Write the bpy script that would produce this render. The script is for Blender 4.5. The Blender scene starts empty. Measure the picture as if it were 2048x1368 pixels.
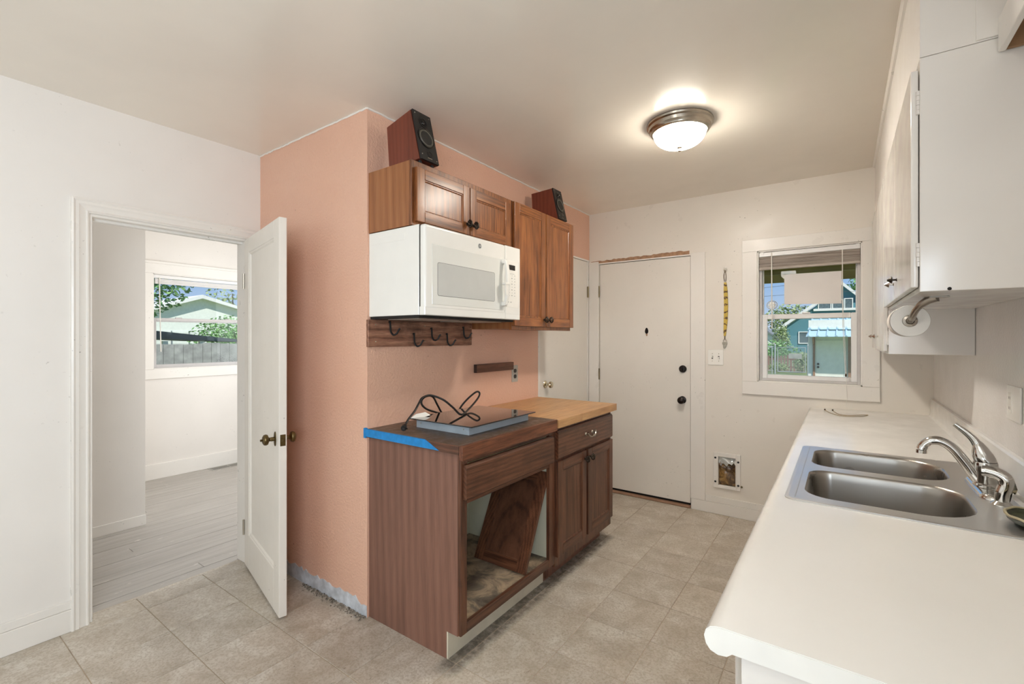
import bpy, bmesh, math, random
from mathutils import Vector, Matrix
random.seed(7)
PI = math.pi
SC = bpy.context.scene
COL = SC.collection

# ------------------------------------------------------------------ camera, world, lights, exposure
cam_d = bpy.data.cameras.new('camera'); cam = bpy.data.objects.new('camera', cam_d); COL.objects.link(cam)
cam_d.sensor_width = 36.0; cam_d.sensor_fit = 'HORIZONTAL'
cam_d.lens = 928.0 / 2048.0 * 36.0
cam_d.shift_y = -8.0 / 2048.0
cam_d.clip_start = 0.02; cam_d.clip_end = 400
cam.location = (0, 0, 1.37)
cam.rotation_euler = (PI / 2, 0, math.radians(35.5))
SC.camera = cam

W = bpy.data.worlds.new('sky'); SC.world = W; W.use_nodes = True
wn = W.node_tree; wn.nodes.clear()
tc0 = wn.nodes.new('ShaderNodeTexCoord'); sx0 = wn.nodes.new('ShaderNodeSeparateXYZ'); wn.links.new(tc0.outputs['Generated'], sx0.inputs[0])
sky = wn.nodes.new('ShaderNodeValToRGB'); e_ = sky.color_ramp.elements
e_[0].position = 0.0; e_[0].color = (0.66, 0.77, 0.90, 1); e_[1].position = 0.9; e_[1].color = (0.13, 0.30, 0.72, 1)
k_ = e_.new(0.12); k_.color = (0.30, 0.53, 0.88, 1)
wn.links.new(sx0.outputs['Z'], sky.inputs[0])
bg = wn.nodes.new('ShaderNodeBackground'); bg.inputs['Strength'].default_value = 0.95
wo = wn.nodes.new('ShaderNodeOutputWorld')
wn.links.new(sky.outputs[0], bg.inputs['Color']); wn.links.new(bg.outputs[0], wo.inputs['Surface'])

def lamp(name, kind, loc, rot, energy, color, **kw):
    d = bpy.data.lights.new(name, kind); d.energy = energy; d.color = color
    for k, v in kw.items(): setattr(d, k, v)
    o = bpy.data.objects.new(name, d); COL.objects.link(o); o.location = loc; o.rotation_euler = rot
    return o
# sun: from behind the house, so none of it enters through the two windows in view
lamp('sun', 'SUN', (0, 0, 12), (math.radians(42), 0, math.radians(48)), 5.6, (1, 0.95, 0.87), angle=math.radians(1.0))
# added area fills, no windows there: behind the camera, next room, right wall
lamp('rear_fill', 'AREA', (-1.25, -4.92, 1.15), (math.radians(106), 0, 0), 60, (0.76, 0.89, 1.0), shape='RECTANGLE', size=3.0, size_y=2.0)
lamp('next_room_fill', 'AREA', (-3.85, 3.18, 1.5), (-PI / 2, 0, 0), 42, (0.93, 0.97, 1.0), shape='RECTANGLE', size=1.4, size_y=1.6)
lamp('side_fill', 'AREA', (0.44, -0.85, 1.6), (math.radians(94), 0, PI / 2), 84, (0.76, 0.88, 1.0), shape='RECTANGLE', size=1.2, size_y=1.1)
# the twin of the ceiling lamp, over the part of the kitchen behind the camera (it throws the door's shadow on the peach wall)
lamp('rear_ceiling_lamp', 'POINT', (-0.68, -0.30, 2.36), (0, 0, 0), 13, (1.0, 0.95, 0.88), shadow_soft_size=0.10)

vs = SC.view_settings
vs.view_transform = 'Standard'; vs.look = 'None'; vs.gamma = 1.0; vs.exposure = -0.11; vs.use_curve_mapping = False
SC.cycles.max_bounces = 10; SC.cycles.diffuse_bounces = 6; SC.cycles.glossy_bounces = 4; SC.cycles.transparent_max_bounces = 12
SC.cycles.caustics_reflective = False; SC.cycles.caustics_refractive = False
SC.cycles.use_denoising = True; SC.cycles.sample_clamp_indirect = 6.0

# ------------------------------------------------------------------ helpers
def lin(r, g, b):
    f = lambda c: (c / 255 / 12.92) if c / 255 <= 0.04045 else ((c / 255 + 0.055) / 1.055) ** 2.4
    return (f(r), f(g), f(b), 1.0)

class MB:
    """collects shapes in one bmesh"""
    def __init__(s): s.bm = bmesh.new()
    def face(s, pts):
        vs_ = [s.bm.verts.new(p) for p in pts]
        return s.bm.faces.new(vs_)
    def box(s, x0, x1, y0, y1, z0, z1, bev=0.0, seg=1):
        if x0 > x1: x0, x1 = x1, x0
        if y0 > y1: y0, y1 = y1, y0
        if z0 > z1: z0, z1 = z1, z0
        v = [s.bm.verts.new(p) for p in ((x0,y0,z0),(x1,y0,z0),(x1,y1,z0),(x0,y1,z0),(x0,y0,z1),(x1,y0,z1),(x1,y1,z1),(x0,y1,z1))]
        fs = [s.bm.faces.new([v[i] for i in q]) for q in ((3,2,1,0),(4,5,6,7),(0,1,5,4),(1,2,6,5),(2,3,7,6),(3,0,4,7))]
        if bev > 0:
            es = set(e for f in fs for e in f.edges)
            bmesh.ops.bevel(s.bm, geom=list(es), offset=bev, segments=seg, affect='EDGES', profile=0.5)
        return s
    def prism(s, poly, axis, a0, a1):
        """poly: 2d points; axis 'x': (y,z), 'y': (x,z), 'z': (x,y)"""
        def P(p, a):
            return {'x': (a, p[0], p[1]), 'y': (p[0], a, p[1]), 'z': (p[0], p[1], a)}[axis]
        A = [s.bm.verts.new(P(p, a0)) for p in poly]; B = [s.bm.verts.new(P(p, a1)) for p in poly]
        n = len(poly)
        f1 = s.bm.faces.new(A); f2 = s.bm.faces.new(B[::-1])
        fs = [f1, f2] + [s.bm.faces.new((A[i], B[i], B[(i + 1) % n], A[(i + 1) % n])) for i in range(n)]
        bmesh.ops.recalc_face_normals(s.bm, faces=fs)
        return s
    def rings(s, rings, cap0=True, cap1=True, closed=True):
        R = [[s.bm.verts.new(p) for p in r] for r in rings]
        n = len(R[0]); fs = []
        for a, b in zip(R, R[1:]):
            for i in range(n if closed else n - 1):
                fs.append(s.bm.faces.new((a[i], a[(i + 1) % n], b[(i + 1) % n], b[i])))
        if cap0: fs.append(s.bm.faces.new(R[0][::-1]))
        if cap1: fs.append(s.bm.faces.new(R[-1]))
        bmesh.ops.recalc_face_normals(s.bm, faces=fs)
        return s
    def lathe(s, prof, origin, axis=(0, 0, 1), seg=24, sx=1.0, sy=1.0):
        """prof: (radius, height along axis)"""
        z = Vector(axis).normalized(); x = z.orthogonal().normalized(); y = z.cross(x); o = Vector(origin)
        if abs(z.z) > 0.9: x = Vector((1, 0, 0)); y = z.cross(x)
        rs = []
        for r, h in prof:
            r = max(r, 1e-4)
            rs.append([o + z * h + x * (math.cos(2 * PI * i / seg) * r * sx) + y * (math.sin(2 * PI * i / seg) * r * sy) for i in range(seg)])
        return s.rings(rs)
    def cyl(s, p0, p1, r0, r1=None, seg=16):
        p0 = Vector(p0); p1 = Vector(p1); d = p1 - p0
        return s.lathe([(r0, 0), (r0 if r1 is None else r1, d.length)], p0, d, seg)
    def tube(s, pts, r, seg=8, smooth=6, rfun=None, flat=1.0):
        P = [Vector(p) for p in pts]
        if smooth > 1 and len(P) > 2:
            Q = []
            for i in range(len(P) - 1):
                a = P[i - 1] if i > 0 else P[i] * 2 - P[i + 1]; b = P[i]; c = P[i + 1]; d = P[i + 2] if i + 2 < len(P) else P[i + 1] * 2 - P[i]
                for k in range(smooth):
                    t = k / smooth
                    Q.append(0.5 * ((2 * b) + (c - a) * t + (2 * a - 5 * b + 4 * c - d) * t * t + (3 * b - a - 3 * c + d) * t ** 3))
            Q.append(P[-1]); P = Q
        n = len(P); rs = []; up = None
        for i, p in enumerate(P):
            t = (P[min(i + 1, n - 1)] - P[max(i - 1, 0)])
            if t.length < 1e-9: t = Vector((0, 0, 1))
            t.normalize()
            if up is None: up = t.orthogonal().normalized()
            up = (up - t * up.dot(t)); up = up.normalized() if up.length > 1e-6 else t.orthogonal().normalized()
            sd = t.cross(up)
            rr = r if rfun is None else rfun(i / (n - 1))
            rs.append([p + up * (math.cos(2 * PI * k / seg) * rr) + sd * (math.sin(2 * PI * k / seg) * rr * flat) for k in range(seg)])
        return s.rings(rs)
    def ell(s, c, rx, ry, rz, seg=16, rg=10):
        c = Vector(c); rs = []
        for j in range(rg + 1):
            a = -PI / 2 + PI * j / rg; k = max(math.cos(a), 0.002)
            rs.append([c + Vector((rx * k * math.cos(2 * PI * i / seg), ry * k * math.sin(2 * PI * i / seg), rz * math.sin(a))) for i in range(seg)])
        return s.rings(rs)
    def mesh(s, name, off=(0, 0, 0), smooth=True, ang=35):
        me = bpy.data.meshes.new(name)
        bmesh.ops.translate(s.bm, verts=s.bm.verts, vec=-Vector(off))
        s.bm.to_mesh(me); s.bm.free()
        if smooth and len(me.polygons):
            me.polygons.foreach_set('use_smooth', [True] * len(me.polygons))
            me.set_sharp_from_angle(angle=math.radians(ang))
        return me

OFF = {}
def tag(o, label=None, cat=None, group=None, kind=None):
    if label: o['label'] = label
    if cat: o['category'] = cat
    if group: o['group'] = group
    if kind: o['kind'] = kind
    return o
def root(name, loc, label=None, cat=None, group=None, kind=None, rotz=0.0, local=False):
    o = bpy.data.objects.new(name, None); COL.objects.link(o)
    o.location = loc; o.rotation_euler = (0, 0, rotz); o.empty_display_size = 0.05
    OFF[o.name] = (0, 0, 0) if local else tuple(loc)
    return tag(o, label, cat, group, kind)
def part(name, mb, mat, parent=None, smooth=True, ang=35, label=None, kind=None, off=None):
    """one mesh object; its coordinates are given in world space (or in the local space of a 'local' root)"""
    off = OFF[parent.name] if parent is not None else (off or (0, 0, 0))
    o = bpy.data.objects.new(name, mb.mesh(name, off, smooth, ang)); COL.objects.link(o)
    o.data.materials.append(mat)
    if parent is not None: o.parent = parent
    else: o.location = off
    if smooth and 8 < len(o.data.vertices) < 4000: o.modifiers.new('weighted_normal', 'WEIGHTED_NORMAL').keep_sharp = True
    OFF[o.name] = off
    if label: o['label'] = label
    if kind: o['kind'] = kind
    return o
def solo(name, mb, mat, base, label=None, cat=None, group=None, kind=None, **kw):
    o = part(name, mb, mat, None, off=base, **kw)
    return tag(o, label, cat, group, kind)
def shared(name, me, loc, parent, mat=None, rot=None):
    o = bpy.data.objects.new(name, me); COL.objects.link(o); o.parent = parent
    po = OFF[parent.name]; o.location = Vector(loc) - Vector(po)
    if rot: o.rotation_euler = rot
    if mat and not me.materials: me.materials.append(mat)
    OFF[o.name] = tuple(loc)
    return o

# ------------------------------------------------------------------ materials
class NT:
    def __init__(s, name):
        s.m = bpy.data.materials.new(name); s.m.use_nodes = True; s.t = s.m.node_tree; s.t.nodes.clear()
        s.out = s.n('ShaderNodeOutputMaterial'); s.b = s.n('ShaderNodeBsdfPrincipled'); s.l(s.b.outputs[0], s.out.inputs['Surface'])
    def n(s, t, **kw):
        x = s.t.nodes.new(t)
        for k, v in kw.items(): setattr(x, k, v)
        return x
    def l(s, a, b): s.t.links.new(a, b)
    def coord(s, scale=(1, 1, 1), kind='Object', rnd=False):
        tc = s.n('ShaderNodeTexCoord'); mp = s.n('ShaderNodeMapping'); mp.inputs['Scale'].default_value = scale
        s.l(tc.outputs[kind], mp.inputs['Vector'])
        if rnd:
            oi = s.n('ShaderNodeObjectInfo'); mu = s.n('ShaderNodeVectorMath', operation='SCALE'); mu.inputs[0].default_value = (31, 17, 23)
            s.l(oi.outputs['Random'], mu.inputs['Scale']); s.l(mu.outputs[0], mp.inputs['Location'])
        return mp.outputs[0]
    def noise(s, vec, scale, detail=4, rough=0.55, dist=0.0):
        x = s.n('ShaderNodeTexNoise'); x.inputs['Scale'].default_value = scale; x.inputs['Detail'].default_value = detail
        x.inputs['Roughness'].default_value = rough; x.inputs['Distortion'].default_value = dist
        s.l(vec, x.inputs['Vector']); return x.outputs['Fac']
    def ramp(s, fac, stops):
        r = s.n('ShaderNodeValToRGB'); e = r.color_ramp.elements
        while len(e) > 1: e.remove(e[0])
        e[0].position = stops[0][0]; e[0].color = stops[0][1]
        for p, c in stops[1:]:
            k = e.new(p); k.color = c
        s.l(fac, r.inputs[0]); return r.outputs[0]
    def mix(s, fac, a, b, mode='MIX'):
        x = s.n('ShaderNodeMix', data_type='RGBA', blend_type=mode)
        for sock, v in ((0, fac), (6, a), (7, b)):
            if hasattr(v, 'is_linked') or hasattr(v, 'links'): s.l(v, x.inputs[sock])
            else: x.inputs[sock].default_value = v
        return x.outputs[2]
    def bump(s, h, strength, dist=0.002, prev=None):
        x = s.n('ShaderNodeBump'); x.inputs['Strength'].default_value = strength; x.inputs['Distance'].default_value = dist
        s.l(h, x.inputs['Height'])
        if prev is not None: s.l(prev, x.inputs['Normal'])
        s.l(x.outputs[0], s.b.inputs['Normal']); return x.outputs[0]
    def set(s, **kw):
        for k, v in kw.items():
            k = k.replace('_', ' ')
            if hasattr(v, 'is_linked') or hasattr(v, 'links'): s.l(v, s.b.inputs[k])
            else: s.b.inputs[k].default_value = v
        return s
BW = lambda v: (v, v, v, 1)

def plain(name, col, rough=0.5, metal=0.0, spec=0.5, coat=0.0, nscale=9, var=0.06, bump=0.0):
    t = NT(name); c = t.coord()
    f = t.noise(c, nscale, 3)
    dark = tuple(x * (1 - var) for x in col[:3]) + (1,); lite = tuple(min(1, x * (1 + var)) for x in col[:3]) + (1,)
    t.set(Base_Color=t.ramp(f, [(0.3, dark), (0.7, lite)]), Roughness=rough, Metallic=metal)
    t.b.inputs['Specular IOR Level'].default_value = spec; t.b.inputs['Coat Weight'].default_value = coat
    if bump: t.bump(t.noise(c, nscale * 14, 3), bump, 0.001)
    return t.m

def paint(name, col, rough=0.42, peel=0.18, pscale=90, dirt=0.5, dirtcol=(0.16, 0.13, 0.1, 1), spec=0.45, drough=0.1):
    t = NT(name); c = t.coord()
    big = t.noise(c, 1.6, 4); med = t.noise(c, 7, 4)
    dk = tuple(x * 0.965 for x in col[:3]) + (1,); lt = tuple(min(1, x * 1.02) for x in col[:3]) + (1,)
    base = t.ramp(big, [(0.35, dk), (0.65, lt)])
    # scattered nicks and scuffs
    sp = t.noise(c, 70, 1, 0.5); gate = t.noise(c, 2.7, 3)
    nick = t.ramp(sp, [(0.72, BW(0)), (0.76, BW(1))]); g = t.ramp(gate, [(0.52, BW(0)), (0.66, BW(dirt))])
    k = t.n('ShaderNodeMath', operation='MULTIPLY'); t.l(nick, k.inputs[0]); t.l(g, k.inputs[1])
    t.set(Base_Color=t.mix(k.outputs[0], base, dirtcol))
    t.set(Roughness=t.ramp(med, [(0.3, BW(max(0.03, rough - drough))), (0.7, BW(rough + drough))]))
    t.b.inputs['Specular IOR Level'].default_value = spec
    t.bump(t.noise(c, pscale, 3, 0.5), peel, 0.0025)
    return t.m

def wood(name, dark, mid, light, axis='z', rough=0.38, cross=1.0, along=0.09, coat=0.15, rnd=True, pore=0.55, spec=0.4, wear=0.0, ring=19.0):
    t = NT(name)
    i = 'xyz'.index(axis); sc = [cross] * 3; sc[i] = 0.13
    tc = t.n('ShaderNodeTexCoord'); mp = t.n('ShaderNodeMapping'); mp.inputs['Scale'].default_value = sc
    rot = [0.22, 0.17, 0.2]; rot[i] = 0.0; mp.inputs['Rotation'].default_value = rot
    t.l(tc.outputs['Object'], mp.inputs['Vector'])
    oi = t.n('ShaderNodeObjectInfo'); ml = t.n('ShaderNodeVectorMath', operation='MULTIPLY_ADD'); ml.inputs[1].default_value = (0.34, -0.28, 0.31); ml.inputs[2].default_value = (-0.15, 0.11, -0.13)
    t.l(oi.outputs['Random'], ml.inputs[0]); t.l(ml.outputs[0], mp.inputs['Location'])
    w = t.n('ShaderNodeTexWave', wave_type='RINGS', rings_direction='XYZ'[i]); w.inputs['Scale'].default_value = ring; w.inputs['Distortion'].default_value = 5.5
    w.inputs['Detail'].default_value = 3.0; w.inputs['Detail Scale'].default_value = 0.5; t.l(mp.outputs[0], w.inputs['Vector'])
    ringc = t.ramp(w.outputs['Fac'], [(0.0, light), (0.45, mid), (0.8, mid), (1.0, dark)])
    sc1 = [cross] * 3; sc1[i] = along
    c = t.coord(tuple(sc1), rnd=rnd); st = t.noise(c, 34, 4, 0.6); big = t.noise(c, 4, 3)
    streak = t.ramp(st, [(0.34, dark), (0.5, mid), (0.68, light)])
    col = t.mix(0.55, ringc, streak)
    sc2 = [520.0] * 3; sc2[i] = 9.0
    p = t.noise(t.coord(tuple(sc2), rnd=rnd), 1.0, 1)
    col = t.mix(1.0, col, t.ramp(p, [(0.38, BW(pore)), (0.46, BW(1))]), 'MULTIPLY')
    col = t.mix(1.0, col, t.ramp(big, [(0.3, BW(0.84)), (0.7, BW(1.08))]), 'MULTIPLY')
    if wear:
        wn_ = t.noise(t.coord((1, 1, 1)), 5, 5, 0.65)
        col = t.mix(t.ramp(wn_, [(0.52, BW(0)), (0.68, BW(wear))]), col, lin(38, 24, 18))
    t.set(Base_Color=col, Roughness=rough)
    t.b.inputs['Specular IOR Level'].default_value = spec; t.b.inputs['Coat Weight'].default_value = coat; t.b.inputs['Coat Roughness'].default_value = 0.22
    t.bump(p, 0.12, 0.0008)
    return t.m

def metal(name, col, rough=0.2, brush=None, var=0.1):
    t = NT(name); c = t.coord((1, 1, 1) if not brush else brush)
    f = t.noise(c, 6, 3)
    t.set(Base_Color=t.ramp(f, [(0.3, tuple(x * (1 - var) for x in col[:3]) + (1,)), (0.7, col)]), Metallic=1.0)
    t.set(Roughness=t.ramp(f, [(0.3, BW(max(0.02, rough * 0.8))), (0.7, BW(rough * 1.25))]))
    if brush: t.bump(t.noise(c, 20, 2), 0.04, 0.0005)
    return t.m

def glassmat(name, tint=(1, 1, 1, 1), refl=0.06, rough=0.0):
    t = NT(name); t.t.nodes.remove(t.b)
    tr = t.n('ShaderNodeBsdfTransparent'); tr.inputs[0].default_value = tint
    gl = t.n('ShaderNodeBsdfGlossy'); gl.inputs['Roughness'].default_value = rough
    fr = t.n('ShaderNodeFresnel'); fr.inputs['IOR'].default_value = 1.4
    mx = t.n('ShaderNodeMixShader'); ml = t.n('ShaderNodeMath', operation='MULTIPLY'); ml.inputs[1].default_value = 0.35; t.l(fr.outputs[0], ml.inputs[0]); t.l(ml.outputs[0], mx.inputs[0]); t.l(tr.outputs[0], mx.inputs[1]); t.l(gl.outputs[0], mx.inputs[2]); t.l(mx.outputs[0], t.out.inputs['Surface'])
    return t.m

M = {}
M['wall'] = paint('wall_paint', lin(232, 227, 221), 0.45, 0.10, 60, 0.3)
M['wall_old'] = paint('old_wall_paint', lin(229, 222, 212), 0.36, 0.16, 34, 0.9)
M['wall_gloss'] = paint('gloss_wall_paint', lin(234, 230, 226), 0.24, 0.3, 95, 0.0, drough=0.03)
M['ceil'] = paint('ceiling_paint', lin(240, 233, 222), 0.2, 0.04, 16, 0.0, spec=0.5, drough=0.04)
M['trim'] = paint('trim_paint', lin(236, 232, 226), 0.34, 0.07, 50, 0.75, drough=0.08)
M['trim_old'] = paint('chipped_trim_paint', lin(233, 228, 221), 0.34, 0.10, 50, 1.0, drough=0.08)
M['cab_white'] = paint('white_cabinet_paint', lin(230, 225, 219), 0.16, 0.015, 12, 0.1, drough=0.04)
M['door_white'] = paint('door_paint', lin(230, 224, 215), 0.38, 0.05, 40, 0.5)
M['pink'] = None
def pinkmat():
    t = NT('peach_textured_paint'); c = t.coord()
    big = t.noise(c, 1.3, 4); col = t.ramp(big, [(0.3, lin(222, 176, 151)), (0.7, lin(228, 186, 163))])
    sp = t.noise(c, 55, 2); g = t.noise(c, 4.2, 3)
    k = t.n('ShaderNodeMath', operation='MULTIPLY'); t.l(t.ramp(sp, [(0.70, BW(0)), (0.74, BW(1))]), k.inputs[0]); t.l(t.ramp(g, [(0.5, BW(0)), (0.62, BW(0.7))]), k.inputs[1])
    t.set(Base_Color=t.mix(k.outputs[0], col, lin(120, 72, 54)), Roughness=0.4)
    v = t.n('ShaderNodeTexVoronoi'); v.inputs['Scale'].default_value = 75; t.l(c, v.inputs['Vector'])
    b1 = t.bump(t.noise(c, 78, 3, 0.62), 0.85, 0.005)
    return t.m
M['pink'] = pinkmat()
M['plaster'] = plain('bare_plaster', lin(196, 200, 206), 0.85, nscale=18, var=0.25, bump=0.6)
M['crumb'] = plain('plaster_crumbs', lin(128, 118, 106), 0.95, nscale=60, var=0.6)
M['rawwood'] = plain('brown_bare_wood_edge', lin(164, 128, 100), 0.8, nscale=30, var=0.3)
OAK = [wood('oak_upper_' + a, lin(90, 49, 22), lin(140, 83, 43), lin(166, 105, 58), a, 0.34, coat=0.3) for a in 'xyz']
OAKL = [wood('oak_lower_' + a, lin(60, 34, 22), lin(98, 60, 41), lin(122, 79, 56), a, 0.4, coat=0.2, wear=0.35) for a in 'xyz']
SIDE_U = wood('oak_side_upper', lin(138, 86, 50), lin(154, 99, 60), lin(166, 111, 70), 'z', 0.42, cross=0.8, along=0.05, coat=0.1, pore=0.86, ring=9.0)
LOOSE = wood('oak_loose_panel', lin(64, 38, 26), lin(92, 58, 40), lin(108, 70, 50), 'z', 0.5, coat=0.05, pore=0.8, ring=5.0)
SIDE_L = wood('oak_side_lower', lin(114, 80, 66), lin(128, 91, 76), lin(140, 102, 87), 'z', 0.5, cross=0.8, along=0.06, coat=0.05, pore=0.86, ring=9.0)
M['top_brown'] = None
def browntop():
    t = NT('worn_brown_worktop'); c = t.coord(); f = t.noise(c, 5, 5, 0.6); g = t.noise(c, 26, 4, 0.6)
    a = t.ramp(f, [(0.3, lin(64, 50, 40)), (0.55, lin(88, 70, 56)), (0.75, lin(112, 86, 68))])
    t.set(Base_Color=t.mix(t.ramp(g, [(0.5, BW(0)), (0.75, BW(0.5))]), a, lin(132, 104, 84)), Roughness=t.ramp(g, [(0.3, BW(0.3)), (0.7, BW(0.6))]))
    return t.m
M['top_brown'] = browntop()
M['edge_brown'] = wood('worktop_edge', lin(74, 42, 28), lin(112, 66, 44), lin(134, 84, 58), 'y', 0.45, coat=0.1, wear=0.4)
BUTCHER = wood('butcher_block', lin(168, 122, 78), lin(190, 144, 96), lin(208, 164, 114), 'y', 0.4, cross=1.0, along=0.12, coat=0.1, pore=0.85)
M['board'] = wood('rustic_board', lin(96, 62, 48), lin(146, 100, 78), lin(182, 134, 108), 'y', 0.55, cross=1.4, along=0.25, coat=0, wear=0.5, ring=9.0)
M['block'] = wood('dark_block', lin(84, 50, 36), lin(108, 68, 50), lin(124, 80, 60), 'y', 0.5, coat=0)
M['block_end'] = plain('block_end_grain', lin(48, 28, 20), 0.7)
M['spk_wood'] = wood('cherry_vinyl', lin(92, 40, 26), lin(112, 52, 34), lin(122, 60, 42), 'z', 0.4, cross=0.7, along=0.05, coat=0.1, pore=0.9)
M['black'] = plain('black_plastic', lin(24, 22, 21), 0.42, var=0.15)
M['black_gloss'] = plain('black_gloss_plastic', lin(14, 13, 13), 0.16, var=0.1)
M['cone'] = plain('speaker_cone', lin(32, 31, 29), 0.5, var=0.1)
M['surround'] = plain('rubber_surround', lin(84, 80, 70), 0.38)
M['iron'] = plain('black_iron', lin(18, 17, 17), 0.45, metal=0.3)
M['knob_dark'] = metal('dark_knob_metal', lin(70, 64, 58), 0.35)
M['chrome'] = metal('chrome', lin(214, 212, 208), 0.07, var=0.03)
M['nickel'] = metal('brushed_nickel', lin(178, 170, 158), 0.24)
M['steel'] = metal('stainless_steel', lin(172, 168, 162), 0.3, var=0.04)
M['steel_deck'] = metal('stainless_deck', lin(228, 228, 228), 0.34, var=0.03)
M['galv'] = plain('galvanised_pan', lin(176, 188, 198), 0.4, metal=0.25, var=0.08)
M['brass'] = metal('aged_brass', lin(122, 104, 70), 0.3, var=0.4)
M['brass_lite'] = metal('polished_brass_knob', lin(214, 204, 180), 0.14)
M['bronze'] = plain('oil_rubbed_bronze', lin(30, 22, 18), 0.3, metal=0.5)
M['white_app'] = plain('white_appliance_enamel', lin(236, 234, 228), 0.22, var=0.015, coat=0.3)
M['white_plastic'] = plain('white_plastic', lin(236, 233, 226), 0.35, var=0.03)
M['door_glass_white'] = plain('white_glass_panel', lin(226, 226, 220), 0.08, var=0.01, coat=0.5)
M['screen_grey'] = plain('perforated_screen_glass', lin(196, 197, 193), 0.07, var=0.03, coat=0.6)
M['seam'] = plain('dark_seam_gasket', lin(60, 58, 54), 0.7)  # one dark tone for seams, slots and rims
M['grey_mark'] = plain('grey_printed_mark', lin(150, 150, 146), 0.5)
M['emblem'] = plain('grey_emblem', lin(92, 94, 96), 0.35)
M['black_glass'] = plain('black_ceramic_glass', lin(16, 11, 10), 0.03, var=0.1, coat=1.0)
M['tape'] = plain('blue_masking_tape', lin(22, 128, 196), 0.6, nscale=40, var=0.14)
M['tag_paper'] = plain('paper_tag', lin(232, 228, 220), 0.7)
M['laminate'] = paint('white_laminate', lin(238, 236, 231), 0.2, 0.03, 24, 0.0, drough=0.06)
M['laminate_edge'] = plain('laminate_end_cap', lin(232, 230, 224), 0.4, nscale=7, var=0.06)
M['melamine'] = plain('cream_melamine', lin(216, 212, 188), 0.5, nscale=3, var=0.1)
M['kickwhite'] = plain('raw_white_kick', lin(214, 206, 186), 0.6, var=0.08)
def dirtfloor():
    t = NT('stained_cabinet_floor'); c = t.coord(); f = t.noise(c, 7, 6, 0.65, 0.6)
    t.set(Base_Color=t.ramp(f, [(0.3, lin(60, 54, 48)), (0.48, lin(116, 102, 86)), (0.62, lin(172, 150, 122)), (0.8, lin(120, 108, 96))]), Roughness=0.85); return t.m
M['cabfloor'] = dirtfloor()
def tilemat():
    t = NT('vinyl_tile'); c = t.coord((1, 1, 1), rnd=True)
    a = t.noise(c, 6, 6, 0.66, 0.6); b = t.noise(c, 95, 4, 0.65, 0.3); s_ = t.noise(t.coord((60, 22, 40), rnd=True), 1.0, 3, 0.6, 1.5)
    col = t.ramp(a, [(0.3, lin(170, 158, 142)), (0.5, lin(192, 183, 170)), (0.7, lin(211, 205, 195))])
    col = t.mix(t.ramp(b, [(0.42, BW(0.5)), (0.54, BW(0))]), col, lin(158, 143, 123))
    oi_ = t.n('ShaderNodeObjectInfo'); col = t.mix(1.0, col, t.ramp(oi_.outputs['Random'], [(0.0, BW(0.93)), (1.0, BW(1.03))]), 'MULTIPLY')
    col = t.mix(t.ramp(s_, [(0.66, BW(0)), (0.74, BW(0.5))]), col, lin(112, 92, 72))
    gd = t.n('ShaderNodeNewGeometry'); pos = t.n('ShaderNodeMapping'); t.l(gd.outputs['Position'], pos.inputs['Vector'])
    dirt = t.noise(pos.outputs[0], 1.9, 6, 0.7)
    col = t.mix(t.ramp(dirt, [(0.54, BW(0)), (0.74, BW(0.38))]), col, lin(120, 106, 92))
    sxyz = t.n('ShaderNodeSeparateXYZ'); t.l(gd.outputs['Position'], sxyz.inputs[0])
    def band(sock, c0, w, soft):
        d_ = t.n('ShaderNodeMath', operation='SUBTRACT'); t.l(sock, d_.inputs[0]); d_.inputs[1].default_value = c0
        a_ = t.n('ShaderNodeMath', operation='ABSOLUTE'); t.l(d_.outputs[0], a_.inputs[0])
        m_ = t.n('ShaderNodeMapRange'); m_.inputs[1].default_value = w; m_.inputs[2].default_value = w + soft; m_.inputs[3].default_value = 1; m_.inputs[4].default_value = 0; t.l(a_.outputs[0], m_.inputs[0]); return m_.outputs[0]
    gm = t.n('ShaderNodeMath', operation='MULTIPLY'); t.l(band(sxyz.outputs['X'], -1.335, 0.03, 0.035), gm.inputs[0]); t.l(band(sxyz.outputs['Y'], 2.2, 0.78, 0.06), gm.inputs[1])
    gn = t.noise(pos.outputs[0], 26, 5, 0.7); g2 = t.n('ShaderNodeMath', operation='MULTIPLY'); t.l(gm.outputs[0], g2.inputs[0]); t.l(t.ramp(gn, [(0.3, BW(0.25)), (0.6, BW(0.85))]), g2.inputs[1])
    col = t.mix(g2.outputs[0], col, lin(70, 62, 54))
    speck = t.noise(pos.outputs[0], 75, 1); sg = t.noise(pos.outputs[0], 3.5, 3)
    k = t.n('ShaderNodeMath', operation='MULTIPLY'); t.l(t.ramp(speck, [(0.74, BW(0)), (0.77, BW(0.8))]), k.inputs[0]); t.l(t.ramp(sg, [(0.46, BW(0)), (0.6, BW(1))]), k.inputs[1])
    col = t.mix(k.outputs[0], col, lin(62, 50, 40))
    t.set(Base_Color=col, Roughness=t.ramp(a, [(0.3, BW(0.36)), (0.7, BW(0.5))]))
    t.b.inputs['Specular IOR Level'].default_value = 0.4
    t.bump(b, 0.12, 0.0015)
    return t.m
M['tile'] = tilemat()
M['grout'] = plain('tile_joint', lin(174, 157, 135), 0.6, var=0.15)
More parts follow.
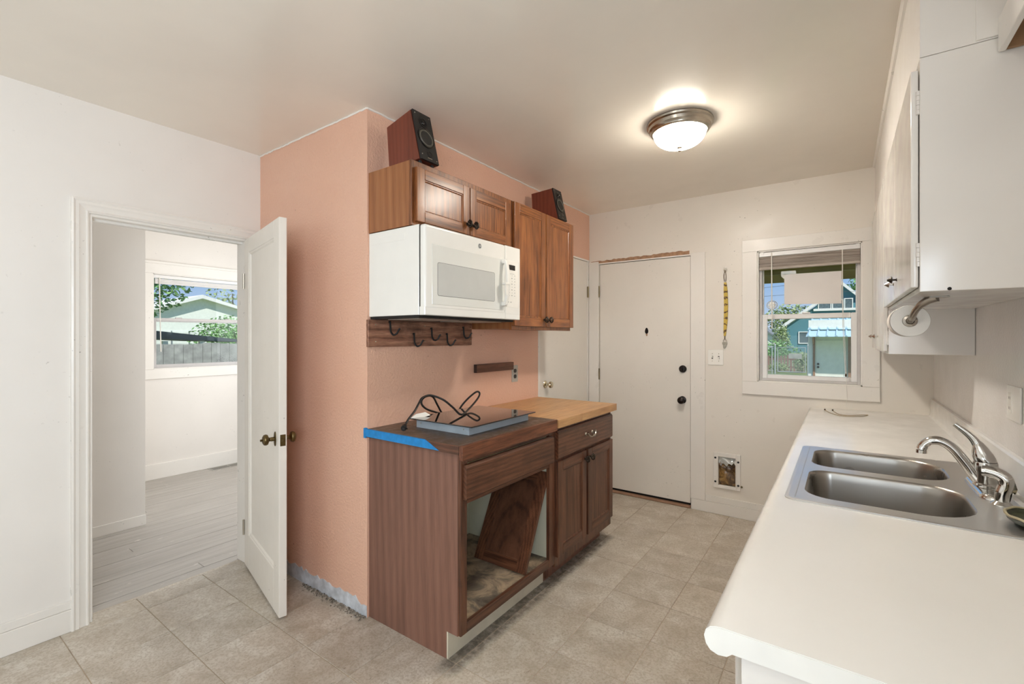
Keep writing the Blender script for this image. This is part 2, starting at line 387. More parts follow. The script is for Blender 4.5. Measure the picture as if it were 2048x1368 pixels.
def plankmat():
    t = NT('grey_painted_plank'); c = t.coord((1, 0.07, 1), rnd=True); f = t.noise(c, 28, 5, 0.6); p = t.coord()
    col = t.ramp(f, [(0.3, lin(166, 160, 153)), (0.55, lin(178, 172, 165)), (0.75, lin(190, 185, 178))])
    gd = t.n('ShaderNodeNewGeometry'); mp = t.n('ShaderNodeMapping'); mp.inputs['Scale'].default_value = (1, 0.35, 1); t.l(gd.outputs['Position'], mp.inputs['Vector'])
    fl = t.noise(mp.outputs[0], 30, 3); g = t.noise(mp.outputs[0], 1.6, 3)
    k = t.n('ShaderNodeMath', operation='MULTIPLY'); t.l(t.ramp(fl, [(0.66, BW(0)), (0.7, BW(1))]), k.inputs[0]); t.l(t.ramp(g, [(0.5, BW(0)), (0.6, BW(0.9))]), k.inputs[1])
    t.set(Base_Color=t.mix(k.outputs[0], col, lin(214, 208, 200)), Roughness=0.5); t.bump(f, 0.15, 0.001); return t.m
M['plank'] = plankmat()
M['gapdark'] = plain('dark_floor_gap', lin(52, 47, 43), 0.9)
M['glass'] = glassmat('window_glass')
M['vinyl'] = plain('white_vinyl_frame', lin(232, 230, 228), 0.3, var=0.02)
M['alu'] = plain('grey_sash_channel', lin(196, 192, 190), 0.35, var=0.04)
M['blind'] = wood('weathered_taupe_slat', lin(134, 122, 112), lin(172, 160, 150), lin(194, 184, 174), 'x', 0.6, coat=0, pore=0.8, rnd=True)
M['cord'] = plain('white_cord', lin(228, 224, 216), 0.6)
M['cord_tan'] = plain('tan_cord', lin(150, 130, 96), 0.7)
M['tassel'] = plain('brown_tassel', lin(74, 56, 42), 0.5)
M['paper'] = plain('blank_paper', lin(238, 232, 228), 0.8, nscale=5, var=0.02)
def papermat():
    t = NT('thin_blank_paper'); c = t.coord(); tl_ = t.n('ShaderNodeBsdfTranslucent'); tl_.inputs[0].default_value = lin(244, 236, 232); mx = t.n('ShaderNodeMixShader'); mx.inputs[0].default_value = 0.12
    t.set(Base_Color=t.ramp(t.noise(c, 5, 2), [(0.3, lin(236, 230, 226)), (0.7, lin(242, 236, 232))]), Roughness=0.8)
    t.l(t.b.outputs[0], mx.inputs[1]); t.l(tl_.outputs[0], mx.inputs[2]); t.l(mx.outputs[0], t.out.inputs['Surface']); return t.m
M['paper'] = papermat()
M['paper_white'] = plain('milky_glass', lin(226, 228, 226), 0.15)
M['tpaper'] = plain('tissue_paper', lin(238, 234, 228), 0.9, var=0.03, bump=0.2)
M['holder'] = metal('satin_holder_arm', lin(168, 160, 150), 0.3)
M['underbrown'] = plain('raw_brown_underside', lin(150, 116, 84), 0.7, var=0.2)
M['lanyard'] = None
def lanyardmat():
    t = NT('printed_yellow_strap'); c = t.coord(); w = t.n('ShaderNodeTexWave', wave_type='BANDS', bands_direction='Z'); w.inputs['Scale'].default_value = 6.2; w.inputs['Distortion'].default_value = 3.0; w.inputs['Detail Scale'].default_value = 9.0; t.l(c, w.inputs['Vector'])
    t.set(Base_Color=t.ramp(w.outputs['Fac'], [(0.80, lin(196, 168, 76)), (0.88, lin(96, 72, 40))]), Roughness=0.7); return t.m
M['lanyard'] = lanyardmat()
M['keys'] = metal('key_metal', lin(150, 140, 124), 0.3)
M['flap'] = None
def flapmat():
    t = NT('grimy_amber_vinyl_flap'); c = t.coord(); f = t.noise(c, 22, 5, 0.65, 0.8)
    t.set(Base_Color=t.ramp(f, [(0.32, lin(34, 22, 12)), (0.5, lin(96, 68, 34)), (0.66, lin(160, 124, 70)), (0.8, lin(60, 40, 22))]), Roughness=0.14); t.b.inputs['Coat Weight'].default_value = 0.6
    t.bump(t.noise(c, 9, 3), 0.35, 0.02); return t.m
M['flap'] = flapmat()
M['dish'] = plain('mossy_green_ceramic', lin(52, 58, 36), 0.35, nscale=60, var=0.6, bump=0.6)
M['soap'] = plain('pale_soap', lin(190, 180, 148), 0.5)
M['hinge'] = metal('painted_hinge', lin(190, 182, 168), 0.4)
M['hinge_brass'] = metal('worn_hinge', lin(150, 138, 110), 0.35, var=0.4)
M['blackmark'] = plain('black_recess', lin(22, 18, 15), 0.8)  # flat black that paints the shade inside gaps and openings
M['outlet_dark'] = plain('brown_receptacle', lin(36, 28, 24), 0.4)
M['steelplate'] = plain('grey_steel_plate', lin(182, 178, 170), 0.35, metal=0.3)
# outdoors
def leafmat(name, a, b, c_):
    t = NT(name); t.l(t.n('ShaderNodeObjectInfo').outputs['Random'], t.n('ShaderNodeMath').inputs[0]); c = t.coord(); f = t.noise(c, 2.6, 4); g = t.noise(c, 21, 2)
    col = t.mix(0.5, t.ramp(f, [(0.3, a), (0.5, b), (0.7, c_)]), t.ramp(g, [(0.3, a), (0.5, b), (0.7, c_)])); t.set(Base_Color=col, Roughness=0.55); return t.m
M['leaf'] = leafmat('leaf_green', lin(70, 118, 60), lin(112, 162, 92), lin(160, 196, 128))
M['leaf2'] = leafmat('shrub_green', lin(88, 118, 74), lin(140, 160, 106), lin(186, 196, 148))
M['bark'] = plain('bark', lin(92, 80, 66), 0.9, nscale=14, var=0.3)
M['grass'] = leafmat('lawn', lin(96, 118, 70), lin(128, 144, 92), lin(158, 164, 116))
M['teal'] = plain('teal_siding', lin(84, 132, 142), 0.7, var=0.08)
M['extwhite'] = plain('exterior_white', lin(226, 228, 224), 0.6, var=0.04)
M['shedwall'] = plain('pale_shed_board', lin(226, 228, 218), 0.7, var=0.05)
M['sheddoor'] = plain('pale_shed_door', lin(230, 230, 220), 0.6, var=0.05)
M['shedwood'] = plain('bare_post_wood', lin(150, 116, 92), 0.8, var=0.2)
M['rooftin'] = plain('pale_blue_metal_roof', lin(176, 206, 216), 0.4, metal=0.1, var=0.06)
M['galvpost'] = plain('galvanised_pipe', lin(176, 182, 182), 0.4, metal=0.4)
M['picket'] = plain('weathered_red_picket', lin(142, 112, 98), 0.8, nscale=3, var=0.25)
M['greyboard'] = plain('weathered_grey_board', lin(154, 156, 151), 0.85, nscale=6, var=0.3)
M['eave'] = plain('olive_painted_beam', lin(150, 136, 70), 0.6, var=0.15)
M['roofgrey'] = plain('grey_shingle', lin(120, 128, 132), 0.85, nscale=20, var=0.2)
M['darkroof'] = plain('dark_carport_roof', lin(66, 78, 84), 0.8, var=0.2)
M['palehouse'] = plain('pale_green_siding', lin(222, 228, 220), 0.7, var=0.05)
M['winglass'] = plain('far_window_glass', lin(92, 108, 112), 0.1, var=0.3)
M['wire'] = plain('overhead_wire', lin(60, 70, 80), 0.7)

# ------------------------------------------------------------------ room shell
XL, YP, XP, YB, XR, C = -2.947, 1.439, -1.898, 3.885, 0.462, 2.50
REAR = -5.0
def wallholes(axis, p0, p1, a0, a1, z0, z1, holes):
    """a wall between p0 and p1 across 'axis', running a0..a1, with rectangular holes (a0,a1,z0,z1)"""
    mb = MB(); A = sorted({a0, a1, *[h[0] for h in holes], *[h[1] for h in holes]}); Z = sorted({z0, z1, *[h[2] for h in holes], *[h[3] for h in holes]})
    A = [a for a in A if a0 <= a <= a1]; Z = [z for z in Z if z0 <= z <= z1]
    for i in range(len(A) - 1):
        run = None
        for j in range(len(Z) - 1):
            am, zm = (A[i] + A[i + 1]) / 2, (Z[j] + Z[j + 1]) / 2
            hole = any(h[0] < am < h[1] and h[2] < zm < h[3] for h in holes)
            if not hole:
                run = (run[0], Z[j + 1]) if run else (Z[j], Z[j + 1])
            if (hole or j == len(Z) - 2) and run:
                if axis == 'x': mb.box(p0, p1, A[i], A[i + 1], *run)
                else: mb.box(A[i], A[i + 1], p0, p1, *run)
                run = None
    return mb
def structure(name, mb, mat, base=(0, 0, 0), label=None, **kw): return solo(name, mb, mat, base, label, None, None, 'structure', **kw)

DW = (-0.52, 0.105, 1.045, 2.015)       # kitchen window opening
PD = (-0.795, -0.662, 0.225, 0.452)     # pet door opening
structure('wall_left', wallholes('x', -3.06, XL, REAR, 3.35, 0, C, [(0.634, 1.366, -1, 1.968)]), M['wall'], label='white painted wall around the open doorway')
structure('wall_back', wallholes('y', YB, YB + 0.12, XL, 0.6, -0.3, C, [(-1.80, -0.992, 0.0, 2.045), DW, PD]), M['wall_old'], label='scuffed white wall with the plain door and the window')
structure('wall_right', MB().box(XR, XR + 0.12, REAR, YB + 0.12, 0, C), M['wall_gloss'], label='glossy white textured wall above the sink counter')
structure('wall_rear', MB().box(-3.06, XR + 0.12, REAR - 0.12, REAR, 0, C), M['wall'], label='white wall behind the viewpoint')
wi = MB().box(XL, XP, YP, YP + 0.09, 0, C); wi.box(XP - 0.08, XP, YP + 0.09, 3.003, 0, C); wi.box(XP - 0.08, XP, 3.003, YB, 2.078, C)
wall_inner = structure('wall_inner', wi, M['pink'], (XP, YP, 0), 'peach textured partition wall carrying the brown cabinets')
# bare plaster strip and crumbs where the skirting is missing
def rough_strip():
    mb = MB(); n = 46; top = []; 
    x0, x1 = XL + 0.02, XP - 0.002
    for i in range(n + 1):
        x = x0 + (x1 - x0) * i / n; h = 0.075 + random.uniform(-0.012, 0.012) - 0.02 * (i > n * 0.93)
        top.append((x, h))
    mb.prism([(x0, 0.0)] + top + [(x1, 0.0)], 'y', YP - 0.003, YP + 0.001)
    return mb
part('plaster_strip', rough_strip(), M['plaster'], wall_inner, smooth=False)
mb = MB()
for i in range(420):
    x = random.uniform(XL + 0.5, XP); r = random.uniform(0.001, 0.0055)
    y = YP - 0.004 - abs(random.gauss(0, 0.018)); mb.ell((x, y, 0.003 + r * 0.4), r, r * 0.8, r * 0.6, 5, 3)
part('plaster_crumbs', mb, M['crumb'], wall_inner, kind='stuff', smooth=False)
mb = MB()
for k in range(2):
    pts = []
    for i in range(60):
        t = i / 59; j = random.uniform(-0.003, 0.003)
        pts.append((XL + (XP - XL) * t, YP - 0.002 + j * 0.3, C - 0.004 + j) if k == 0 else (XP + 0.002 + j * 0.3, YP + (YB - YP) * t, C - 0.004 + j * 0.5))
    mb.tube(pts, 0.005, 5, 1)
part('caulk_line', mb, M['trim'], wall_inner)

ceilo = structure('ceiling', MB().box(-3.06, XR + 0.12, REAR - 0.12, YB + 0.12, C, C + 0.15), M['ceil'], label='glossy off-white kitchen ceiling')
fl = structure('floor', MB().box(-3.03, XR, REAR, YB + 0.1, -0.06, -0.0025), M['grout'], (0, 0, 0), 'beige stone-look vinyl tile kitchen floor')
# tiles: 308 mm grid
G = 0.308; tm = MB().box(-G / 2 + 0.0016, G / 2 - 0.0016, -G / 2 + 0.0016, G / 2 - 0.0016, -0.004, 0, 0.0012).mesh('tile')
tm.materials.append(M['tile'])
gx0, gy0 = -1.018, 0.838
for i in range(-7, 5):
    for j in range(-4, 11):
        x0, x1, y0, y1 = gx0 + i * G, gx0 + (i + 1) * G, gy0 + j * G, gy0 + (j + 1) * G
        cx0, cx1, cy0, cy1 = max(x0, -3.028), min(x1, XR), max(y0, REAR), min(y1, YB + 0.02)
        if cx1 - cx0 < 0.02 or cy1 - cy0 < 0.02: continue
        if cx1 < XP - 0.01 and cy0 > YP + 0.01: continue
        if (cx0, cx1, cy0, cy1) == (x0, x1, y0, y1):
            shared('tile', tm, ((x0 + x1) / 2, (y0 + y1) / 2, 0), fl)
        else:
            part('tile', MB().box(cx0 + 0.0016, cx1 - 0.0016, cy0 + 0.0016, cy1 - 0.0016, -0.004, 0, 0.0012), M['tile'], fl)
# the part of the floor behind the camera, one sheet
part('tile_sheet', MB().box(-3.028, XR, REAR, gy0 - 4 * G, -0.004, 0), M['tile'], fl)

# ------------------------------------------------------------------ next room through the doorway
XS, XF = -4.173, -5.436
FW = (1.637, 2.62, 1.065, 1.998)
structure('wall_far', wallholes('x', XF - 0.12, XF, 0.9, 3.3, -0.2, C, [FW]), M['wall'], label='white wall with a window in the next room')
structure('wall_stub', MB().box(XF, XS, 1.10, 1.211, 0, C).box(XS - 0.1, XS, -1.2, 1.10, 0, C), M['wall'], label='white wall stub just inside the next room')
structure('wall_next_end', MB().box(XF - 0.12, -3.06, 3.24, 3.35, 0, C).box(XS - 0.1, -3.06, -1.3, -1.2, 0, C), M['wall'], label='white end walls of the next room')
structure('ceiling_next_room', MB().box(XF - 0.12, -3.06, -1.3, 3.35, C, C + 0.15), M['wall'], label='white ceiling of the next room')
f2 = structure('floor_next_room', MB().box(XF, -3.03, -1.2, 3.24, -0.06, -0.004), M['gapdark'], label='worn grey painted plank floor of the next room')
x = -3.032; k = 0
while x > XF + 0.01:
    w = 0.0835; y = -1.2
    cuts = [-1.2, -1.2 + random.uniform(1.2, 2.6), 3.24]
    if cuts[1] < 0.6: cuts[1] = 3.0
    for a, b in zip(cuts, cuts[1:]):
        gap = 0.0055 if k % 3 == 0 else 0.0014
        part('plank', MB().box(max(x - w + gap, XF), x - 0.0006, a + 0.001, b - 0.001, -0.02, 0.001, 0.0012), M['plank'], f2)
    x -= w; k += 1
structure('trim_1', MB().prism([(-3.040, 0.0012), (-3.031, 0.0032), (-3.026, 0.003), (-3.020, 0.0002)], 'y', 0.634, 1.366), M['tile'], label='flattened seam where the tiles meet the planks', smooth=False)
def skirting(name, boards, mat, label):
    r = root(name, (boards[0][0], boards[0][2], 0), label, kind='structure')
    for b in boards: part('baseboard_strip', MB().box(*b, 0.0018), mat, r)
    return r
skirting('baseboard_left', [(XL, XL + 0.016, REAR, 0.570, 0, 0.103), (XL, XL + 0.011, REAR, 0.570, 0.104, 0.141)], M['trim_old'], 'white two piece baseboard under the white wall')
skirting('baseboard_far', [(XF, XF + 0.016, 1.211, 3.24, 0.001, 0.147)], M['trim'], 'white baseboard below the next room window')
skirting('baseboard_stub', [(XS, XS + 0.008, -1.2, 1.213, 0.001, 0.075)], M['trim'], 'low white baseboard on the wall stub')
skirting('baseboard_back', [(-0.992, -0.135, YB - 0.018, YB, 0, 0.084), (-0.886, -0.135, YB - 0.012, YB, 0.085, 0.133)], M['trim_old'], 'chipped white baseboard under the pet door')

# casing of the left doorway: moulded profile, three mitred boards
def casing(name, label, y0, y1, z0, z1, X, sgn, width, mat, right_to=None, jamb=True):
    prof = [(0, 0), (0, 0.010), (0.008, 0.016), (0.014, 0.011), (0.03, 0.013), (0.040, 0.018), (0.052, 0.018), (0.060, 0.023), (0.068, 0.021), (0.068, 0)]
    prof = [(a * width / 0.068, b) for a, b in prof]
    r = root(name, (X, y0, z0), label, kind='structure')
    legs = [((y0, z0, -1, 0), (y0, z1, -1, 1)), ((y0, z1, -1, 1), (y1, z1, 1, 1)), ((y1, z1, 1, 1), (y1, z0, 1, 0))]
    for p, q in legs:
        rs = []
        for (y, z, ky, kz) in (p, q):
            rs.append([(X + sgn * b, y + ky * a, z + kz * a) for a, b in prof])
        part('casing_board', MB().rings(rs), mat, r, ang=20)
    return r
cs = casing('trim_2', 'white moulded casing around the open doorway', 0.634, 1.360, 0, 1.968, XL, 1, 0.066, M['trim_old'])
part('jamb', MB().box(-3.06, XL - 0.001, 0.634, 0.646, 0.002, 1.968).box(-3.06, XL - 0.001, 1.354, 1.366, 0.002, 1.968).box(-3.06, XL - 0.001, 0.646, 1.354, 1.956, 1.968), M['trim_old'], cs)
part('door_stop', MB().box(-3.03, -2.995, 0.646, 0.658, 0.002, 1.956).box(-3.03, -2.995, 0.658, 1.354, 1.944, 1.956), M['trim'], cs)

# ------------------------------------------------------------------ open panel door (door_1)
ang = math.atan2(-0.165, 0.707)
d1 = root('door_1', (-2.932, 1.339, 0.012), 'white single panel door standing open, old brass knob', kind='structure', rotz=ang, local=True)
LL, T, HT = 0.728, 0.036, 1.946
fr = MB().box(0, 0.105, 0, T, 0, HT, 0.002).box(LL - 0.097, LL, 0, T, 0, HT, 0.002)
fr.box(0.1045, LL - 0.0965, 0, T, HT - 0.088, HT, 0.002).box(0.1045, LL - 0.0965, 0, T, 0, 0.205, 0.002)
part('door_frame', fr, M['door_white'], d1)
part('door_panel', MB().box(0.10, LL - 0.092, 0.012, T - 0.012, 0.2, HT - 0.083), M['door_white'], d1)
mo = MB()
for yy, s_ in ((0.003, 1), (T - 0.003, -1)):
    for q in (((0.105, 0.205), (0.105, HT - 0.088)), ((0.105, HT - 0.088), (LL - 0.097, HT - 0.088)), ((LL - 0.097, HT - 0.088), (LL - 0.097, 0.205)), ((LL - 0.097, 0.205), (0.105, 0.205))):
        (xa, za), (xb, zb) = q; cx, cz = LL / 2, HT / 2
        def inn(x, z, k): return (x + k * (1 if x < cx else -1), z + k * (1 if z < cz else -1))
        rs = []
        for (x, z) in ((xa, za), (xb, zb)):
            a = inn(x, z, 0); b = inn(x, z, 0.007); c_ = inn(x, z, 0.014)
            rs.append([(a[0], yy, a[1]), (b[0], yy + s_ * 0.002, b[1]), (c_[0], yy + s_ * 0.0095, c_[1]), (a[0], yy + s_ * 0.0095, a[1])])
        mo.rings(rs)
part('panel_moulding', mo, M['door_white'], d1, ang=15)
kx, kz = LL - 0.062, 0.860
def oldknob(side):
    y0 = 0 if side < 0 else T
    r_ = part('knob_rose', MB().lathe([(0.014, 0), (0.014, 0.003), (0.011, 0.006)], (kx, y0, kz), (0, side, 0), 20, 1.0, 2.4) if False else MB().rings([[(kx + 0.015 * math.cos(a), y0 + side * h, kz + 0.036 * math.sin(a)) for a in [2 * PI * i / 24 for i in range(24)]] for h in (0, 0.0035)] + [[(kx + 0.010 * math.cos(a), y0 + side * 0.006, kz + 0.026 * math.sin(a)) for a in [2 * PI * i / 24 for i in range(24)]]]), M['brass'], d1)
    k_ = part('door_knob', MB().lathe([(0.010, 0), (0.0105, 0.018), (0.009, 0.026), (0.014, 0.031), (0.025, 0.036), (0.0275, 0.044), (0.025, 0.052), (0.015, 0.058), (0.0, 0.059)], (kx, y0, kz), (0, side, 0), 24), M['brass'], d1)
    if side < 0: part('spindle_tip', MB().cyl((kx, -0.057, kz), (kx, -0.068, kz), 0.0055), M['brass'], k_)
oldknob(-1); oldknob(1)
part('latch_plate', MB().box(LL - 0.002, LL + 0.0008, T / 2 - 0.0125, T / 2 + 0.0125, kz - 0.028, kz + 0.028, 0.0006).box(LL, LL + 0.006, T / 2 - 0.006, T / 2 + 0.006, kz - 0.008, kz + 0.008, 0.002), M['brass'], d1)
for hz in (0.22, 1.70):
    part('hinge', MB().cyl((-0.004, -0.004, hz - 0.045), (-0.004, -0.004, hz + 0.045), 0.006, seg=10), M['hinge'], d1)

# ------------------------------------------------------------------ back door (door_2), closet door (door_3) and their frames
d2 = root('door_2', (-1.79, YB + 0.01, 0.036), 'flat white back door with black deadbolt and knob', kind='structure')
part('door_slab', MB().box(-1.796, -1.004, YB + 0.004, YB + 0.046, 0.036, 2.032, 0.002), M['door_white'], d2)
part('door_knob', MB().lathe([(0.030, 0), (0.030, 0.004), (0.012, 0.010), (0.011, 0.03), (0.024, 0.036), (0.029, 0.048), (0.026, 0.060), (0.012, 0.067), (0, 0.068)], (-1.065, YB + 0.004, 0.866), (0, -1, 0), 28), M['bronze'], d2)
part('deadbolt', MB().lathe([(0.030, 0), (0.029, 0.012), (0.023, 0.018), (0, 0.019)], (-1.062, YB + 0.004, 1.118), (0, -1, 0), 28).box(-1.066, -1.058, YB - 0.03, YB - 0.014, 1.103, 1.133, 0.002), M['bronze'], d2)
part('door_viewer', MB().rings([[(-1.363 + 0.014 * math.cos(a) * (1 - 0.25 * math.sin(a)), YB + 0.0045 - h, 1.432 + 0.026 * math.sin(a)) for a in [2 * PI * i / 20 for i in range(20)]] for h in (0, 0.004)]), M['bronze'], d2)
part('chipped_patch', MB().prism([(-1.372, 1.405), (-1.366, 1.388), (-1.36, 1.385), (-1.355, 1.396), (-1.357, 1.407)], 'y', YB + 0.0043, YB + 0.003), M['rawwood'], d2)
for hz in (1.79, 1.045, 0.25):
    part('hinge', MB().cyl((-1.798, YB - 0.004, hz - 0.05), (-1.798, YB - 0.004, hz + 0.05), 0.0065, seg=10).box(-1.81, -1.798, YB - 0.002, YB + 0.002, hz - 0.05, hz + 0.05), M['hinge_brass'], d2)
t3 = root('trim_3', (-1.85, YB, 0), 'chipped white frame of the back door with its bare brown head', kind='structure')
part('frame_board', MB().box(-1.896, -1.803, YB - 0.014, YB + 0.05, 0, 2.06, 0.002), M['trim_old'], t3)
part('frame_board', MB().box(-0.998, -0.887, YB - 0.014, YB + 0.0, 0.085, 2.052, 0.002).box(-0.998, -0.992, YB, YB + 0.09, 0.0, 2.045), M['trim_old'], t3)
part('frame_head', MB().box(-1.803, -0.998, YB - 0.006, YB + 0.09, 2.036, 2.046), M['trim_old'], t3)
top = []; random.seed(3)
for i in range(40):
    x = -1.882 + (0.872) * i / 39; top.append((x, 2.062 + (0.004 + 0.012 * i / 39) + random.uniform(-0.004, 0.006)))
part('bare_head_strip', MB().prism([(-1.882, 2.046)] + top + [(-1.01, 2.047)], 'y', YB + 0.001, YB - 0.002), M['rawwood'], t3, smooth=False)
part('sill_plate', MB().box(-1.80, -0.998, YB - 0.022, YB + 0.09, 0.0, 0.016, 0.004), M['shedwood'], t3)
part('gap_shade_plate', MB().box(-1.803, -0.992, YB + 0.016, YB + 0.024, 0.016, 2.045), M['blackmark'], t3)  # black plate that paints the shade in the gaps around the door
d3 = root('door_3', (XP, 3.03, 0.01), 'flat white closet door beside the counter with a pale brass knob', kind='structure')
part('door_slab', MB().box(XP - 0.045, XP - 0.008, 3.034, 3.855, 0.012, 2.066, 0.002), M['door_white'], d3)
part('door_knob', MB().lathe([(0.030, 0), (0.030, 0.003), (0.026, 0.008), (0.011, 0.012), (0.010, 0.028), (0.016, 0.034), (0.025, 0.042), (0.027, 0.052), (0.022, 0.062), (0.010, 0.067), (0, 0.068)], (XP - 0.008, 3.12, 1.005), (1, 0, 0), 26), M['brass_lite'], d3)
for hz in (1.79, 0.35):
    part('hinge', MB().cyl((XP + 0.001, 3.862, hz - 0.05), (XP + 0.001, 3.862, hz + 0.05), 0.0065, seg=10).box(XP - 0.006, XP + 0.002, 3.85, 3.876, hz - 0.05, hz + 0.05), M['hinge_brass'], d3)
t4 = root('trim_4', (XP, 3.01, 0), 'narrow white frame of the closet door', kind='structure')
part('frame_board', MB().box(XP - 0.08, XP + 0.004, 3.003, 3.030, 0, 2.078, 0.002), M['trim_old'], t4)
part('frame_board', MB().box(XP - 0.08, XP - 0.001, 3.858, YB - 0.001, 0, 2.078, 0.002), M['trim_old'], t4)
part('frame_board', MB().box(XP - 0.08, XP + 0.003, 3.003, YB - 0.001, 2.068, 2.082, 0.002), M['trim_old'], t4)
part('strike_plate', MB().box(XP - 0.006, XP - 0.0045, 3.0295, 3.0315, 0.98, 1.03), M['hinge_brass'], t4)

# ------------------------------------------------------------------ kitchen window (window_1)
w1 = root('window_1', (-0.2, YB, 1.0), 'white framed kitchen window looking onto a shed and a teal house', kind='structure')
for b in ((-0.621, 0.198, 0.949, 1.045), (-0.621, 0.176, 2.015, 2.104), (-0.621, -0.52, 1.0455, 2.0145), (0.105, 0.1975, 1.0455, 2.0145)):
    part('trim_board', MB().box(b[0], b[1], YB - 0.018, YB, b[2], b[3], 0.0016), M['trim_old'], w1)
x0, x1, z0, z1 = DW
part('jamb', MB().box(x0, x0 + 0.008, YB - 0.004, YB + 0.12, z0, z1).box(x1 - 0.008, x1, YB - 0.004, YB + 0.12, z0, z1).box(x0, x1, YB - 0.004, YB + 0.12, z0, z0 + 0.008).box(x0, x1, YB - 0.004, YB + 0.12, z1 - 0.008, z1), M['trim'], w1)
def ring_box(mb, xa, xb, za, zb, t, y0, y1, bev=0.002):
    mb.box(xa, xa + t, y0, y1, za, zb, bev).box(xb - t, xb, y0, y1, za, zb, bev).box(xa + t, xb - t, y0, y1, za, za + t, bev).box(xa + t, xb - t, y0, y1, zb - t, zb, bev); return mb
part('window_frame', ring_box(MB(), x0 + 0.008, x1 - 0.008, z0 + 0.008, z1 - 0.008, 0.018, YB + 0.035, YB + 0.105), M['alu'], w1)
us = part('upper_sash', ring_box(MB(), x0 + 0.02, x1 - 0.02, 1.515, z1 - 0.02, 0.014, YB + 0.075, YB + 0.095), M['vinyl'], w1)
part('pane', MB().box(x0 + 0.03, x1 - 0.03, YB + 0.083, YB + 0.087, 1.525, z1 - 0.03), M['glass'], us, smooth=False)
ls = part('lower_sash', ring_box(MB(), x0 + 0.024, x1 - 0.024, z0 + 0.018, 1.545, 0.036, YB + 0.045, YB + 0.072, 0.004), M['vinyl'], w1)
part('pane', MB().box(x0 + 0.055, x1 - 0.055, YB + 0.056, YB + 0.060, z0 + 0.05, 1.515), M['glass'], ls, smooth=False)
part('sash_lock', MB().box(-0.24, -0.19, YB + 0.04, YB + 0.06, 1.545, 1.556, 0.003), M['vinyl'], ls)

bl = root('window_blind', (-0.2, YB + 0.02, 1.965), 'raised window blind with taupe slats bunched at the top of the kitchen window', 'blind')
part('headrail', MB().box(-0.511, 0.096, YB + 0.006, YB + 0.032, 1.972, 2.005, 0.003), M['vinyl'], bl)
for bx in (-0.50, 0.07):
    part('bracket', MB().box(bx, bx + 0.022, YB + 0.003, YB + 0.034, 1.990, 2.0065, 0.001), M['vinyl'], bl)
sm = MB().box(-0.302, 0.302, -0.0125, 0.0125, -0.0017, 0.0017, 0.001).mesh('slat'); sm.materials.append(M['blind'])
for i in range(20):
    shared('slat', sm, (-0.2075 + random.uniform(-0.002, 0.002), YB + 0.019 + random.uniform(-0.0015, 0.0015), 1.894 + i * 0.0039), bl, rot=(random.uniform(-0.06, 0.06), 0, random.uniform(-0.003, 0.003)))
part('bottom_rail', MB().box(-0.511, 0.096, YB + 0.006, YB + 0.032, 1.874, 1.892, 0.003), M['blind'], bl)
part('tilt_wand', MB().tube([(-0.428, YB + 0.004, 1.985), (-0.427, YB + 0.0, 1.95), (-0.425, YB + 0.003, 1.44)], 0.0038, 8, 2), M['cord'], bl)
lc = part('lift_cord', MB().tube([(-0.005, YB + 0.006, 1.975), (-0.003, YB + 0.003, 1.6), (0.003, YB + 0.005, 1.35), (0.014, YB + 0.004, 1.125)], 0.0016, 6, 6).tube([(-0.002, YB + 0.006, 1.975), (0.001, YB + 0.003, 1.6), (0.011, YB + 0.006, 1.33), (0.019, YB + 0.004, 1.125)], 0.0013, 6, 6), M['cord'], bl)
part('tassel', MB().lathe([(0.002, 0.0), (0.006, -0.006), (0.005, -0.02), (0, -0.022)], (0.016, YB + 0.002, 1.128), (0, 0, 1), 10), M['tassel'], lc)
part('tassel', MB().tube([(0.018, YB + 0.0, 1.11), (0.02, YB - 0.02, 1.04), (0.022, YB - 0.024, 0.955), (0.017, YB - 0.022, 0.915), (0.03, YB - 0.02, 0.90), (0.05, YB - 0.015, 0.905)], 0.0012, 6, 6), M['cord'], lc)

pm = MB(); nx, nz = 14, 8
for yo in (0, -0.0006):
    g = [[pm.bm.verts.new((-0.353 + 0.345 * i / nx, YB + 0.078 + yo - 0.006 * math.sin(i / nx * 5 + j * 0.4) * (1 - j / nz * 0.6), 1.840 - 0.0002 * i - 0.222 * (1 - j / nz) * (1 + 0.02 * i / nx))) for j in range(nz + 1)] for i in range(nx + 1)]
    for i in range(nx):
        for j in range(nz): pm.bm.faces.new((g[i][j], g[i + 1][j], g[i + 1][j + 1], g[i][j + 1]) if yo == 0 else (g[i][j + 1], g[i + 1][j + 1], g[i + 1][j], g[i][j]))
ps = solo('paper_sheet', pm, M['paper'], (-0.18, YB + 0.078, 1.73), 'blank white paper sheet fixed over the upper window pane', 'paper')
part('pin', MB().ell((-0.346, YB + 0.071, 1.842), 0.006, 0.004, 0.004, 8, 5), M['iron'], ps)
sc_ = root('suncatcher', (-0.432, YB + 0.066, 1.616), 'small round clear suncatcher with petals on the upper window pane', 'ornament')
part('ring', MB().tube([(-0.432 + 0.034 * math.cos(a), YB + 0.072, 1.616 + 0.031 * math.sin(a)) for a in [2 * PI * i / 28 for i in range(29)]], 0.0028, 6, 1), M['alu'], sc_)
for i in range(6):
    a = 2 * PI * i / 6
    part('petal', MB().ell((-0.432 + 0.016 * math.cos(a), YB + 0.072, 1.616 + 0.015 * math.sin(a)), 0.0125, 0.0025, 0.0115, 10, 6), M['paper_white'], sc_)

